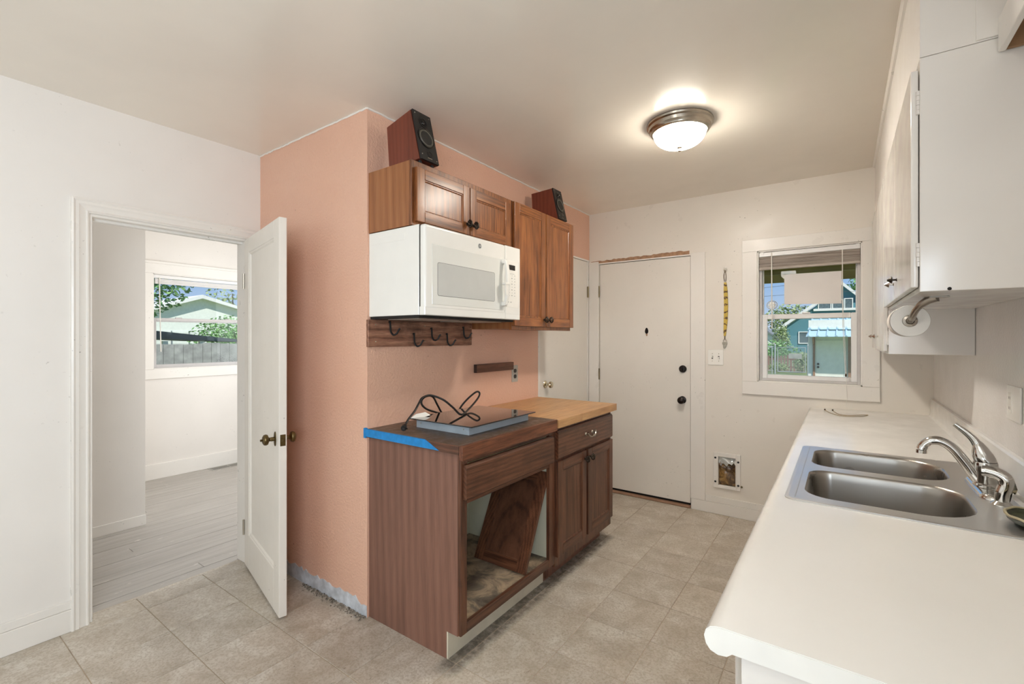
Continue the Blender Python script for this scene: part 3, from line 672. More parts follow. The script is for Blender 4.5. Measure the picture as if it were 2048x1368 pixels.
# ------------------------------------------------------------------ window of the next room (window_2)
w2 = root('window_2', (XF, 2.1, 1.0), 'white framed window of the next room showing trees and a board fence', kind='structure')
y0, y1, z0, z1 = FW
for b in ((1.50, 2.72, 0.972, 1.065), (1.50, 2.72, 1.998, 2.094), (1.50, 2.72, 2.094, 2.117), (1.545, 1.637, 1.0655, 1.9975), (2.62, 2.712, 1.0655, 1.9975)):
    part('trim_board', MB().box(XF, XF + (0.018 if b[3] - b[2] > 0.03 else 0.024), b[0], b[1], b[2], b[3], 0.0016), M['trim'], w2)
part('jamb', MB().box(XF - 0.12, XF + 0.003, y0, y0 + 0.008, z0, z1).box(XF - 0.12, XF + 0.003, y1 - 0.008, y1, z0, z1).box(XF - 0.12, XF + 0.003, y0, y1, z0, z0 + 0.008).box(XF - 0.12, XF + 0.003, y0, y1, z1 - 0.008, z1), M['trim'], w2)
def ring_box_x(mb, ya, yb, za, zb, t, xa, xb, bev=0.002):
    mb.box(xa, xb, ya, ya + t, za, zb, bev).box(xa, xb, yb - t, yb, za, zb, bev).box(xa, xb, ya + t, yb - t, za, za + t, bev).box(xa, xb, ya + t, yb - t, zb - t, zb, bev); return mb
part('window_frame', ring_box_x(MB(), y0 + 0.006, y1 - 0.006, z0 + 0.006, z1 - 0.006, 0.014, XF - 0.10, XF - 0.04), M['alu'], w2)
us = part('upper_sash', ring_box_x(MB(), y0 + 0.012, y1 - 0.012, 1.53, z1 - 0.012, 0.012, XF - 0.09, XF - 0.07), M['vinyl'], w2)
part('pane', MB().box(XF - 0.082, XF - 0.078, y0 + 0.02, y1 - 0.02, 1.54, z1 - 0.02), M['glass'], us, smooth=False)
ls = part('lower_sash', ring_box_x(MB(), y0 + 0.014, y1 - 0.014, z0 + 0.016, 1.568, 0.028, XF - 0.068, XF - 0.045), M['alu'], w2)
part('pane', MB().box(XF - 0.058, XF - 0.054, y0 + 0.03, y1 - 0.03, z0 + 0.036, 1.55), M['glass'], ls, smooth=False)
for ly in (1.84, 2.30): part('sash_lock', MB().box(XF - 0.062, XF - 0.045, ly, ly + 0.06, 1.567, 1.577, 0.003), M['alu'], ls)
b2 = root('window_blind', (XF - 0.01, 2.12, 1.93), 'raised white blind with a long wand in the next room window', 'blind')
part('headrail', MB().box(XF - 0.034, XF - 0.006, y0 + 0.01, y1 - 0.01, 1.955, 1.988, 0.002), M['vinyl'], b2)
sm2 = MB().box(-0.0125, 0.0125, -0.47, 0.47, -0.0016, 0.0016, 0.001).mesh('slat'); sm2.materials.append(M['vinyl'])
for i in range(14): shared('slat', sm2, (XF - 0.02, 2.128, 1.902 + i * 0.0036), b2, rot=(0, random.uniform(-0.06, 0.06), 0))
part('tilt_wand', MB().tube([(XF - 0.004, 1.692, 1.96), (XF - 0.002, 1.694, 1.7), (XF - 0.004, 1.704, 1.235)], 0.005, 8, 2), M['cord'], b2)
vt = root('floor_vent', (-5.34, 2.26, 0.002), 'grey metal floor vent set in the planks below the far window', 'vent')
part('vent_frame', MB().box(-5.415, -5.395, 2.10, 2.46, 0.001, 0.005, 0.001).box(-5.29, -5.27, 2.10, 2.46, 0.001, 0.005, 0.001).box(-5.395, -5.29, 2.10, 2.115, 0.001, 0.005, 0.001).box(-5.395, -5.29, 2.445, 2.46, 0.001, 0.005, 0.001).box(-5.395, -5.29, 2.272, 2.288, 0.001, 0.005, 0.001), M['steelplate'], vt)
part('duct', MB().box(-5.395, -5.29, 2.115, 2.445, 0.0011, 0.0016), M['blackmark'], vt)
lm = MB().box(-0.052, 0.052, -0.0022, 0.0022, 0, 0.0028).mesh('louver'); lm.materials.append(M['steelplate'])
for i in range(30):
    if i not in (14, 15): shared('louver', lm, (-5.3425, 2.122 + i * 0.0109, 0.0017), vt)
# ------------------------------------------------------------------ lower cabinets
FX = -1.295      # face frame front
def panel_door(parent, name, Y0, Y1, Z0, Z1, X, mats, stile=0.055, rail=0.055, th=0.019, vgrain=True):
    """recessed panel cabinet door facing +x: stiles, rails, panel"""
    mx, my, mz = mats
    d = part(name, MB().box(X + 0.004, X + th - 0.009, Y0 + stile - 0.004, Y1 - stile + 0.004, Z0 + rail - 0.004, Z1 - rail + 0.004), mz if vgrain else my, parent)
    part('stile', MB().box(X, X + th, Y0, Y0 + stile, Z0, Z1, 0.003, 2), mz, d)
    part('stile', MB().box(X, X + th, Y1 - stile, Y1, Z0, Z1, 0.003, 2), mz, d)
    part('rail', MB().box(X, X + th, Y0 + stile - 0.0005, Y1 - stile + 0.0005, Z0, Z0 + rail, 0.003, 2), my, d)
    part('rail', MB().box(X, X + th, Y0 + stile - 0.0005, Y1 - stile + 0.0005, Z1 - rail, Z1, 0.003, 2), my, d)
    mo = MB(); a = [(Y0 + stile, Z0 + rail), (Y1 - stile, Z0 + rail), (Y1 - stile, Z1 - rail), (Y0 + stile, Z1 - rail)]
    cy, cz = (Y0 + Y1) / 2, (Z0 + Z1) / 2
    def ins(p, k): return (p[0] + k * (1 if p[0] < cy else -1), p[1] + k * (1 if p[1] < cz else -1))
    P4 = [[(X + th - 0.0045, *ins(r, -0.002)), (X + th - 0.0045, *ins(r, 0.004)), (X + th - 0.0092, *ins(r, 0.009)), (X + th - 0.0115, *ins(r, -0.002))] for r in a]
    mo.rings(P4 + [P4[0]], cap0=False, cap1=False)
    part('panel_bead', mo, mz, d, ang=15)
    return d
def cage_knob(parent, X, y, z, s=1.0):
    mb = MB().lathe([(0.009 * s, 0), (0.005 * s, 0.003), (0.004 * s, 0.012 * s)], (X, y, z), (1, 0, 0), 12)
    n = 9
    for i in range(n):
        a0 = 2 * PI * i / n; pts = []
        for k in range(7):
            t = k / 6; r = 0.0155 * s * math.sin(PI * (0.12 + 0.76 * t)); a = a0 + 1.3 * t
            pts.append((X + (0.010 + 0.022 * t) * s, y + r * math.cos(a), z + 1.25 * r * math.sin(a)))
        mb.tube(pts, 0.0024 * s, 5, 1)
    mb.ell((X + 0.033 * s, y, z), 0.003 * s, 0.007 * s, 0.008 * s, 10, 6)
    return part('knob', mb, M['knob_dark'], parent)

OX, OY, OZ = OAKL
c1 = root('base_cabinet', (XP, 1.45, 0), 'worn brown base cabinet with an open doorless front below the cooktop', 'cabinet')
part('side_panel', MB().prism([(XP + 0.001, 0.001), (-1.378, 0.001), (-1.378, 0.118), (FX - 0.019, 0.118), (FX - 0.019, 0.886), (XP + 0.001, 0.886)], 'y', 1.450, 1.462), SIDE_L, c1, smooth=False)
part('inner_side', MB().box(XP + 0.001, FX - 0.019, 2.19, 2.205, 0.13, 0.886), M['melamine'], c1)
part('inner_lining', MB().box(XP + 0.012, FX - 0.021, 1.4625, 1.466, 0.16, 0.886), M['melamine'], c1)
part('back_panel', MB().box(XP + 0.002, XP + 0.010, 1.463, 2.205, 0.1, 0.886), M['melamine'], c1)
part('cabinet_floor', MB().box(XP + 0.010, FX - 0.019, 1.463, 2.19, 0.145, 0.160), M['cabfloor'], c1)
part('toe_kick', MB().box(-1.384, -1.371, 1.4515, 2.222, 0.001, 0.120), M['kickwhite'], c1, label='unpainted cream toe kick board')
part('kick_end', MB().box(-1.3705, -1.3695, 1.4505, 1.458, 0.001, 0.118), M['kickwhite'], c1)
part('frame_stile', MB().box(FX - 0.019, FX, 1.449, 1.489, 0.122, 0.887, 0.002), OZ, c1)
part('frame_stile', MB().box(FX - 0.019, FX, 2.162, 2.222, 0.122, 0.887, 0.002), OZ, c1)
part('frame_rail', MB().box(FX - 0.019, FX - 0.0004, 1.489, 2.162, 0.122, 0.166, 0.002), OY, c1)
part('frame_rail', MB().box(FX - 0.019, FX - 0.0004, 1.489, 2.162, 0.668, 0.708, 0.002), OY, c1)
part('frame_rail', MB().box(FX - 0.019, FX - 0.0004, 1.489, 2.162, 0.842, 0.887, 0.002), OY, c1)
def drawer_front(parent, Y0, Y1, Z0, Z1):
    X = FX
    prof = [(X, Z0), (X + 0.014, Z0), (X + 0.019, Z0 + 0.006), (X + 0.019, Z1 - 0.012), (X + 0.011, Z1 - 0.001), (X + 0.004, Z1), (X, Z1)]
    return part('drawer_front', MB().prism(prof, 'y', Y0, Y1), OY, parent, ang=25)
drawer_front(c1, 1.463, 2.182, 0.692, 0.838)

c2 = root('base_cabinet', (XP, 2.224, 0), 'brown base cabinet with a drawer and two doors under the butcher block', 'cabinet')
part('carcass', MB().box(XP + 0.001, FX - 0.02, 2.224, 2.975, 0.10, 0.874), SIDE_L, c2, smooth=False)
part('toe_kick', MB().box(XP + 0.02, -1.372, 2.226, 2.97, 0.001, 0.10), SIDE_L, c2, smooth=False)
part('kick_block', MB().box(-1.372, -1.36, 2.226, 2.262, 0.02, 0.11), OZ, c2)
part('face_frame', MB().box(FX - 0.02, FX, 2.224, 2.262, 0.098, 0.876, 0.002).box(FX - 0.02, FX, 2.94, 2.978, 0.098, 0.876, 0.002).box(FX - 0.02, FX, 2.262, 2.94, 0.098, 0.170, 0.002).box(FX - 0.02, FX, 2.262, 2.94, 0.67, 0.71, 0.002).box(FX - 0.02, FX, 2.262, 2.94, 0.835, 0.876, 0.002), OZ, c2)
df = drawer_front(c2, 2.228, 2.966, 0.700, 0.856)
mb = MB(); X = FX + 0.019
for yy in (2.565, 2.655): mb.lathe([(0.011, 0), (0.009, 0.004), (0.005, 0.007), (0.005, 0.02)], (X, yy, 0.785), (1, 0, 0), 12)
mb.tube([(X + 0.020, 2.557, 0.796), (X + 0.022, 2.564, 0.783), (X + 0.025, 2.58, 0.770), (X + 0.028, 2.597, 0.768), (X + 0.028, 2.61, 0.775), (X + 0.028, 2.623, 0.768), (X + 0.025, 2.64, 0.770), (X + 0.022, 2.656, 0.783), (X + 0.020, 2.663, 0.796)], 0.0048, 8, 5)
part('drawer_pull', mb, M['nickel'], df)
for (a, b, kn) in ((2.227, 2.575, 2.553), (2.598, 2.970, 2.622)):
    d = panel_door(c2, 'cabinet_door', a, b, 0.158, 0.685, FX, OAKL)
    cage_knob(d, FX + 0.019, kn, 0.637)

ld = root('loose_cabinet_door', (-1.475, 1.945, 0.162), 'loose brown panel door leaning inside the open base cabinet', 'cabinet door')
# leans about its bottom edge, towards +y
tl = math.atan2(0.235, 0.47); ct, st_ = math.cos(tl), math.sin(tl)
def LD(u, w, h):          # u along x, w thickness, h up the door
    return (-1.642 + u, 1.945 + h * st_ + w * ct, 0.1625 + h * ct - w * st_ + 0.0095)
def ldbox(mb, u0, u1, w0, w1, h0, h1):
    v = [mb.bm.verts.new(LD(u, w, h)) for u, w, h in ((u0,w0,h0),(u1,w0,h0),(u1,w1,h0),(u0,w1,h0),(u0,w0,h1),(u1,w0,h1),(u1,w1,h1),(u0,w1,h1))]
    for q in ((3,2,1,0),(4,5,6,7),(0,1,5,4),(1,2,6,5),(2,3,7,6),(3,0,4,7)): mb.bm.faces.new([v[i] for i in q])
    return mb
for q in ((0, 0.058), (0.272, 0.33)): part('stile', ldbox(MB(), q[0], q[1], 0, 0.019, 0, 0.52), OZ, ld, smooth=False)
for q in ((0, 0.058), (0.462, 0.52)): part('rail', ldbox(MB(), 0.058, 0.272, 0, 0.019, q[0], q[1]), OX, ld, smooth=False)
part('panel', ldbox(MB(), 0.055, 0.275, 0.005, 0.011, 0.055, 0.465), LOOSE, ld, smooth=False)

# worktops
wt = root('worktop', (XP, 1.43, 0.888), 'worn dark brown worktop under the cooktop', 'countertop')
part('top_slab', MB().box(XP + 0.001, -1.288, 1.430, 2.2035, 0.889, 0.925, 0.001), M['top_brown'], wt)
part('front_edge', MB().box(-1.2878, -1.266, 1.429, 2.2035, 0.864, 0.9255, 0.003, 2), M['edge_brown'], wt)
part('side_edge', MB().box(XP + 0.002, -1.2885, 1.4275, 1.4295, 0.887, 0.9245), OX, wt)
bb = root('butcher_block_top', (XP, 2.205, 0.876), 'pale butcher block worktop over the drawer cabinet', 'countertop')
xs = XP + 0.001
while xs < -1.262:
    xe = min(xs + 0.0425, -1.252); ys = 2.205; cut = random.uniform(2.4, 2.85)
    for a, b in ((2.205, cut), (cut, 3.0)):
        part('stave', MB().box(xs + 0.0001, xe - 0.0001, a + 0.0001, b - 0.0001, 0.8775, 0.9215, 0.0005), BUTCHER, bb)
    xs = xe
tp = MB()
tp.box(XP + 0.003, -1.50, 1.4262, 1.4273, 0.890, 0.9262)
tp.prism([(-1.50, 0.890), (-1.50, 0.9262), (-1.478, 0.9262), (-1.40, 0.8905)], 'y', 1.4262, 1.4273)
tp.box(XP + 0.003, -1.49, 1.4262, 1.436, 0.9258, 0.9266)
tp.box(XP - 0.012, XP + 0.004, 1.4262, 1.4385, 0.882, 0.930)
solo('masking_tape', tp, M['tape'], (-1.7, 1.427, 0.89), 'strip of blue masking tape along the end edge of the brown worktop', 'tape', smooth=False)

# cooktop lying loose on the worktop
ck = root('cooktop', (-1.52, 1.82, 0.926), 'uninstalled black glass cooktop with a grey pan lying on the brown worktop', 'cooktop')
cz0 = 0.926
bx = MB()
for (a, b, c_, d_) in ((-1.728, -1.388, 1.607, 1.609), (-1.728, -1.388, 2.091, 2.093), (-1.730, -1.728, 1.607, 2.093), (-1.388, -1.386, 1.607, 2.093)):
    bx.box(a, b, c_, d_, cz0, cz0 + 0.042)
bx.box(-1.728, -1.388, 1.609, 2.091, cz0, cz0 + 0.002)
part('burner_pan', bx, M['galv'], ck, smooth=False)
sw = MB()
for p in ((-1.70, 1.6065), (-1.42, 1.6065)): sw.lathe([(0.004, 0), (0.003, 0.0018), (0, 0.002)], (p[0], p[1], cz0 + 0.024), (0, -1, 0), 8)
for yy in (1.66, 1.85, 2.04): sw.lathe([(0.003, 0), (0.002, 0.0018), (0, 0.002)], (-1.386, yy, cz0 + 0.03), (1, 0, 0), 8)
part('screw', sw, M['steelplate'], ck)
part('glass_plate', MB().box(-1.745, -1.345, 1.575, 2.105, cz0 + 0.042, cz0 + 0.048, 0.002, 2), M['black_glass'], ck)
cp = [(-1.72, 1.521, 0.947), (-1.73, 1.555, 0.974), (-1.75, 1.614, 1.005), (-1.76, 1.651, 1.038), (-1.76, 1.675, 1.063), (-1.75, 1.723, 1.071), (-1.7, 1.763, 1.048), (-1.64, 1.771, 1.013), (-1.576, 1.768, 0.981), (-1.66, 1.934, 0.99), (-1.7, 2.047, 1.025), (-1.72, 2.087, 1.049), (-1.73, 2.071, 1.058), (-1.75, 2.027, 1.027), (-1.77, 1.991, 0.987), (-1.79, 1.973, 0.948), (-1.8, 1.92, 0.935), (-1.8, 1.866, 0.95), (-1.79, 1.814, 1.006), (-1.77, 1.758, 1.059), (-1.77, 1.713, 1.066), (-1.78, 1.691, 1.05), (-1.78, 1.689, 1.025), (-1.78, 1.723, 0.997), (-1.78, 1.783, 0.974), (-1.775, 1.84, 0.955), (-1.728, 1.87, 0.945)]
cd = part('power_cord', MB().tube(cp, 0.0054, 8, 5), M['black'], ck)
part('plug', MB().tube([(-1.72, 1.526, 0.953), (-1.705, 1.505, 0.947), (-1.69, 1.488, 0.943)], 0.011, 10, 3, lambda t: 0.007 + 0.007 * min(1, t * 2)).box(-1.688, -1.672, 1.478, 1.481, 0.939, 0.947).box(-1.684, -1.668, 1.490, 1.493, 0.939, 0.947), M['black'], cd)
tg = MB()
for k in range(2):
    dz = -0.0006 * k
    tg.bm.faces.new([tg.bm.verts.new(p) for p in ([(-1.735, 1.572, 0.975 + dz), (-1.72, 1.605, 0.968 + dz), (-1.70, 1.672, 0.980 + dz), (-1.725, 1.662, 0.994 + dz), (-1.738, 1.61, 0.990 + dz)][::1 if k == 0 else -1])])
part('cord_tag', tg, M['tag_paper'], cd, smooth=False)

# ------------------------------------------------------------------ upper cabinets
UX = -1.590
OX, OY, OZ = OAK
u1 = root('wall_cabinet', (XP, 1.447, 1.885), 'short brown wall cabinet above the microwave', 'cabinet')
part('carcass', MB().box(XP + 0.001, UX - 0.019, 1.447, 2.222, 1.884, 2.180), SIDE_U, u1, smooth=False)
part('face_frame', MB().box(UX - 0.019, UX, 1.446, 1.486, 1.884, 2.181, 0.0015).box(UX - 0.019, UX, 2.182, 2.223, 1.884, 2.181, 0.0015).box(UX - 0.019, UX, 1.486, 2.182, 1.884, 1.92, 0.0015).box(UX - 0.019, UX, 1.486, 2.182, 2.135, 2.181, 0.0015).box(UX - 0.019, UX, 1.815, 1.85, 1.92, 2.135), OZ, u1)
for a, b, kn in ((1.462, 1.828, 1.806), (1.833, 2.190, 1.856)):
    d = panel_door(u1, 'cabinet_door', a, b, 1.902, 2.150, UX, OAK, 0.05, 0.05)
    cage_knob(d, UX + 0.019, kn, 1.955)
u2 = root('wall_cabinet', (XP, 2.226, 1.42), 'tall brown wall cabinet with two doors beside the microwave', 'cabinet')
part('carcass', MB().box(XP + 0.001, UX - 0.019, 2.226, 2.945, 1.425, 2.180), SIDE_U, u2, smooth=False)
part('face_frame', MB().box(UX - 0.019, UX, 2.225, 2.262, 1.42, 2.181, 0.0015).box(UX - 0.019, UX, 2.91, 2.946, 1.42, 2.181, 0.0015).box(UX - 0.019, UX, 2.262, 2.91, 1.42, 1.46, 0.0015).box(UX - 0.019, UX, 2.262, 2.91, 2.14, 2.181, 0.0015), OZ, u2)
for a, b, kn in ((2.230, 2.582, 2.560), (2.590, 2.960, 2.618)):
    d = panel_door(u2, 'cabinet_door', a, b, 1.442, 2.176, UX, OAK)
    cage_knob(d, UX + 0.019, kn, 1.488)

# ------------------------------------------------------------------ microwave
mw = root('microwave', (XP, 1.45, 1.472), 'white over-the-range microwave below the brown wall cabinet', 'microwave')
MX = -1.505
part('body', MB().box(XP + 0.001, -1.546, 1.449, 2.19, 1.474, 1.881, 0.002), M['white_app'], mw)
part('vent_tab', MB().box(XP + 0.02, -1.64, 1.4482, 1.4492, 1.822, 1.852, 0.0004), M['white_app'], mw)
part('gasket', MB().box(-1.546, -1.542, 1.451, 2.188, 1.476, 1.879), M['seam'], mw)
dr = part('door', MB().box(-1.542, MX, 1.447, 2.047, 1.500, 1.880, 0.012, 3).box(-1.542, MX - 0.0015, 1.447, 2.047, 1.4725, 1.512, 0.003), M['white_app'], mw)
part('front_panel', MB().box(-1.542, MX, 2.0485, 2.191, 1.500, 1.880, 0.006, 2).box(-1.542, MX - 0.0015, 2.0485, 2.191, 1.4725, 1.512, 0.003), M['white_app'], mw)
part('glass_panel', MB().box(MX - 0.002, MX + 0.0014, 1.490, 2.040, 1.522, 1.795, 0.001), M['door_glass_white'], dr)
def rrect(y0, y1, z0, z1, r, n=5):
    p = []
    for cy, cz, a0 in ((y1 - r, z1 - r, 0), (y0 + r, z1 - r, PI / 2), (y0 + r, z0 + r, PI), (y1 - r, z0 + r, 3 * PI / 2)):
        for i in range(n + 1):
            a = a0 + PI / 2 * i / n; p.append((cy + r * math.cos(a), cz + r * math.sin(a)))
    return p
part('window_rim', MB().prism(rrect(1.524, 1.951, 1.563, 1.716, 0.010), 'x', MX, MX + 0.0019), M['seam'], dr, ang=30)
part('window_screen', MB().prism(rrect(1.5255, 1.9495, 1.5645, 1.7145, 0.009), 'x', MX, MX + 0.0024), M['screen_grey'], dr, ang=30)
hm = MB()
ypts = [(1.795, MX + 0.004), (1.79, MX + 0.022), (1.74, MX + 0.034), (1.67, MX + 0.037), (1.60, MX + 0.034), (1.55, MX + 0.022), (1.545, MX + 0.004)]
rs = []
for z, xx in ypts: rs.append([(xx - 0.006, 2.010, z), (xx + 0.003, 2.013, z), (xx + 0.006, 2.022, z), (xx + 0.004, 2.034, z), (xx - 0.006, 2.036, z)])
hm.rings(rs); hm.box(MX, MX + 0.024, 2.008, 2.036, 1.772, 1.797, 0.004).box(MX, MX + 0.024, 2.008, 2.036, 1.543, 1.566, 0.004)
part('handle', hm, M['white_app'], dr, ang=50)
part('handle_guard', MB().box(MX + 0.02, MX + 0.044, 1.992, 2.030, 1.655, 1.668, 0.002).prism([(1.994, 1.656), (2.020, 1.656), (2.014, 1.600), (2.000, 1.600)], 'x', MX + 0.034, MX + 0.042), M['white_plastic'], dr)
kp = part('keypad', MB().box(MX - 0.002, MX + 0.0010, 2.060, 2.168, 1.540, 1.800, 0.0006), M['white_plastic'], mw)
part('display', MB().prism([(2.084, 1.748), (2.138, 1.748), (2.138, 1.776), (2.079, 1.776)], 'x', MX, MX + 0.0016), M['black_gloss'], kp, smooth=False)
km = MB()
km.box(MX, MX + 0.0014, 2.088, 2.132, 1.726, 1.7275)
for r_, z in enumerate([1.716, 1.700, 1.684, 1.668, 1.652, 1.636, 1.620, 1.604]):
    for c_, y in enumerate([2.084, 2.108, 2.134]):
        if c_ == 0 and r_ < 3: continue
        km.box(MX, MX + 0.0013, y - 0.0015 - 0.003 * (r_ % 2), y + 0.004, z, z + 0.0045 - 0.002 * ((r_ + c_) % 2))
for y in (2.074, 2.098): km.box(MX, MX + 0.0013, y - 0.003, y + 0.004, 1.566, 1.572)
part('keypad_marks', km, M['grey_mark'], kp, smooth=False)
lg = part('emblem', MB().lathe([(0.0125, 0), (0.0125, 0.0012), (0.0, 0.0012)], (MX, 1.828, 1.838), (1, 0, 0), 28), M['emblem'], dr)
part('emblem_ring', MB().tube([(MX + 0.0013, 1.828 + 0.0105 * math.cos(a), 1.838 + 0.0105 * math.sin(a)) for a in [2 * PI * i / 24 for i in range(25)]], 0.0006, 5, 1), M['white_app'], lg)
def text(name, s, size, loc, rot, mat, parent, depth=0.0005, space=1.0, shear=0.0):
    cu = bpy.data.curves.new(name, 'FONT'); cu.body = s; cu.size = size; cu.extrude = depth; cu.align_x = 'CENTER'; cu.align_y = 'CENTER'; cu.space_character = space; cu.shear = shear
    to = bpy.data.objects.new(name, cu); COL.objects.link(to)
    me = bpy.data.meshes.new_from_object(to.evaluated_get(bpy.context.evaluated_depsgraph_get())); bpy.data.objects.remove(to); me.name = name; me.materials.clear(); me.materials.append(mat)
    o = bpy.data.objects.new(name, me); COL.objects.link(o); o.parent = parent; o.location = Vector(loc) - Vector(OFF[parent.name]); o.rotation_euler = rot
    return o
text('emblem_lettering', 'GE', 0.0125, (MX + 0.0014, 1.828, 1.838), (PI / 2, 0, PI / 2), M['white_app'], lg, shear=0.3)
und = part('underside', MB().box(XP + 0.004, -1.55, 1.455, 2.184, 1.462, 1.4738), M['iron'], mw)
part('grease_filter', MB().box(XP + 0.08, -1.60, 1.50, 1.78, 1.459, 1.4618, 0.001).box(XP + 0.08, -1.60, 1.86, 2.14, 1.459, 1.4618, 0.001), M['steelplate'], und)

# ------------------------------------------------------------------ hooks, block, outlet on the peach wall
hb = root('hook_rail', (XP, 1.82, 1.395), 'rustic brown board with five black hooks under the microwave', 'hook rail')
part('back_board', MB().box(XP + 0.0005, XP + 0.019, 1.432, 2.205, 1.326, 1.460, 0.002), M['board'], hb)
HX = XP + 0.019
for y, z in ((1.560, 1.452), (1.722, 1.392), (1.852, 1.423), (1.977, 1.393), (2.121, 1.434)):
    part('hook', MB().tube([(HX + 0.0055, y, z + 0.004), (HX + 0.006, y + 0.001, z - 0.02), (HX + 0.008, y + 0.003, z - 0.05), (HX + 0.018, y + 0.010, z - 0.066), (HX + 0.034, y + 0.018, z - 0.060), (HX + 0.042, y + 0.026, z - 0.040), (HX + 0.047, y + 0.030, z - 0.033)], 0.0046, 8, 4).lathe([(0.006, 0), (0.0055, 0.008), (0, 0.0095)], (HX, y, z), (1, 0, 0), 10), M['iron'], hb)
for y in (1.475, 1.805, 2.19):
    for z in (1.352, 1.436): part('screw', MB().lathe([(0.004, 0), (0.003, 0.0015), (0, 0.0018)], (HX, y, z), (1, 0, 0), 8), M['nickel'], hb)
wb = root('wood_block', (XP, 2.44, 1.175), 'short brown wooden strip on the peach wall overlapping the outlet', 'wood strip')
part('strip', MB().box(XP + 0.006, XP + 0.030, 2.240, 2.640, 1.150, 1.203, 0.001), M['block'], wb)
part('strip_end', MB().box(XP + 0.006, XP + 0.0295, 2.2385, 2.2405, 1.151, 1.202), M['block_end'], wb)
def outlet(name, label, y, z):
    o = root(name, (XP, y, z), label, 'outlet')
    part('cover_plate', MB().box(XP + 0.0005, XP + 0.006, y - 0.036, y + 0.036, z - 0.059, z + 0.059, 0.003, 2), M['steelplate'], o)
    for dz in (-0.020, 0.020):
        part('receptacle', MB().rings([[(XP + 0.0055 + h, y + 0.0165 * math.cos(a), z + dz + max(-0.0135, min(0.0135, 0.0175 * math.sin(a)))) for a in [2 * PI * i / 24 for i in range(24)]] for h in (0, 0.002)]), M['outlet_dark'], o)
    part('screw', MB().lathe([(0.003, 0), (0.002, 0.001), (0, 0.0012)], (XP + 0.006, y, z), (1, 0, 0), 8), M['nickel'], o)
outlet('wall_outlet', 'grey duplex wall outlet with dark receptacles on the peach wall', 2.690, 1.118)

# ------------------------------------------------------------------ speakers
def speaker(name, prof, Y0, wd, zb, label, nfeet):
    """prof: back bottom, back top, front top, front bottom as (x,z)"""
    (bbx, bbz), (btx, btz), (ftx, ftz), (fbx, fbz) = prof
    r = root(name, ((bbx + fbx) / 2, Y0 + wd / 2, zb), label, 'speaker', 'pair of bookshelf speakers')
    part('enclosure', MB().prism([(bbx, bbz), (btx, btz), (ftx, ftz), (fbx, fbz)], 'y', Y0, Y0 + wd), M['spk_wood'], r, smooth=False)
    up = Vector((ftx - fbx, 0, ftz - fbz)); Hh = up.length; up.normalize(); n = Vector((up.z, 0, -up.x))
    o = Vector((fbx, Y0, fbz))
    def P(y, h, d): return tuple(o + Vector((0, y, 0)) + up * h + n * d)
    bf = MB(); e = 0.004
    bf.rings([[P(e, -0.002, 0), P(wd - e, -0.002, 0), P(wd - e, Hh + 0.002, 0), P(e, Hh + 0.002, 0)], [P(e, -0.002, 0.010), P(wd - e, -0.002, 0.010), P(wd - e, Hh + 0.002, 0.010), P(e, Hh + 0.002, 0.010)]])
    b = part('front_baffle', bf, M['black'], r, smooth=False)
    cx = wd / 2
    part('tweeter', MB().lathe([(0.027, 0), (0.027, 0.002), (0.021, 0.002), (0.018, -0.001), (0.011, -0.002), (0.010, 0.001), (0.006, 0.004), (0, 0.005)], P(cx, Hh * 0.80, 0.010), n, 28), M['black_gloss'], b)
    wf = part('woofer', MB().lathe([(0.0515, 0), (0.0515, 0.003), (0.046, 0.004), (0.045, 0.001)], P(cx, Hh * 0.475, 0.010), n, 36), M['black_gloss'], b)
    part('surround', MB().lathe([(0.045, 0.001), (0.042, 0.005), (0.038, 0.005), (0.034, 0.001)], P(cx, Hh * 0.475, 0.010), n, 36), M['surround'], wf)
    part('cone', MB().lathe([(0.035, 0.002), (0.016, -0.006), (0.0155, -0.004), (0.008, -0.001), (0, 0.0)], P(cx, Hh * 0.475, 0.0105), n, 32), M['cone'], wf)
    part('bass_port', MB().lathe([(0.0165, 0), (0.0165, 0.0015), (0.0135, 0.0018), (0.012, 0.0004), (0, 0.0003)], P(cx + 0.004, Hh * 0.145, 0.010), n, 24), M['black_gloss'], b)
    lx = []
    part('nameplate', MB().rings([[P(cx - 0.014, Hh * 0.045, d), P(cx + 0.014, Hh * 0.045, d), P(cx + 0.014, Hh * 0.062, d), P(cx - 0.014, Hh * 0.062, d)] for d in (0.010, 0.0108)]), M['nickel'], b)
    pg = MB()
    for py, ph in ((0.016, Hh * 0.95), (wd - 0.016, Hh * 0.95), (0.016, Hh * 0.10), (wd - 0.016, Hh * 0.05)): pg.lathe([(0.003, 0), (0.002, 0.0012), (0, 0.0014)], P(py, ph, 0.010), n, 8)
    part('grille_peg', pg, M['nickel'], b)
    for fy in (0.022, wd - 0.022):
        for fxp, fz in ((fbx - 0.02, fbz - 0.0015), (bbx + 0.02, bbz)):
            part('foot', MB().cyl((fxp, Y0 + fy, zb), (fxp, Y0 + fy, fz + 0.003), 0.009, seg=12), M['black'], r)
    return r
speaker('speaker', [(-1.800, 2.192), (-1.818, 2.400), (-1.651, 2.441), (-1.590, 2.199)], 1.494, 0.122, 2.181, 'cherry wood speaker tilted back on top of the short wall cabinet', 4)
speaker('speaker', [(-1.815, 2.190), (-1.828, 2.408), (-1.662, 2.417), (-1.612, 2.200)], 2.805, 0.122, 2.1815, 'cherry wood speaker on top of the tall wall cabinet', 4)

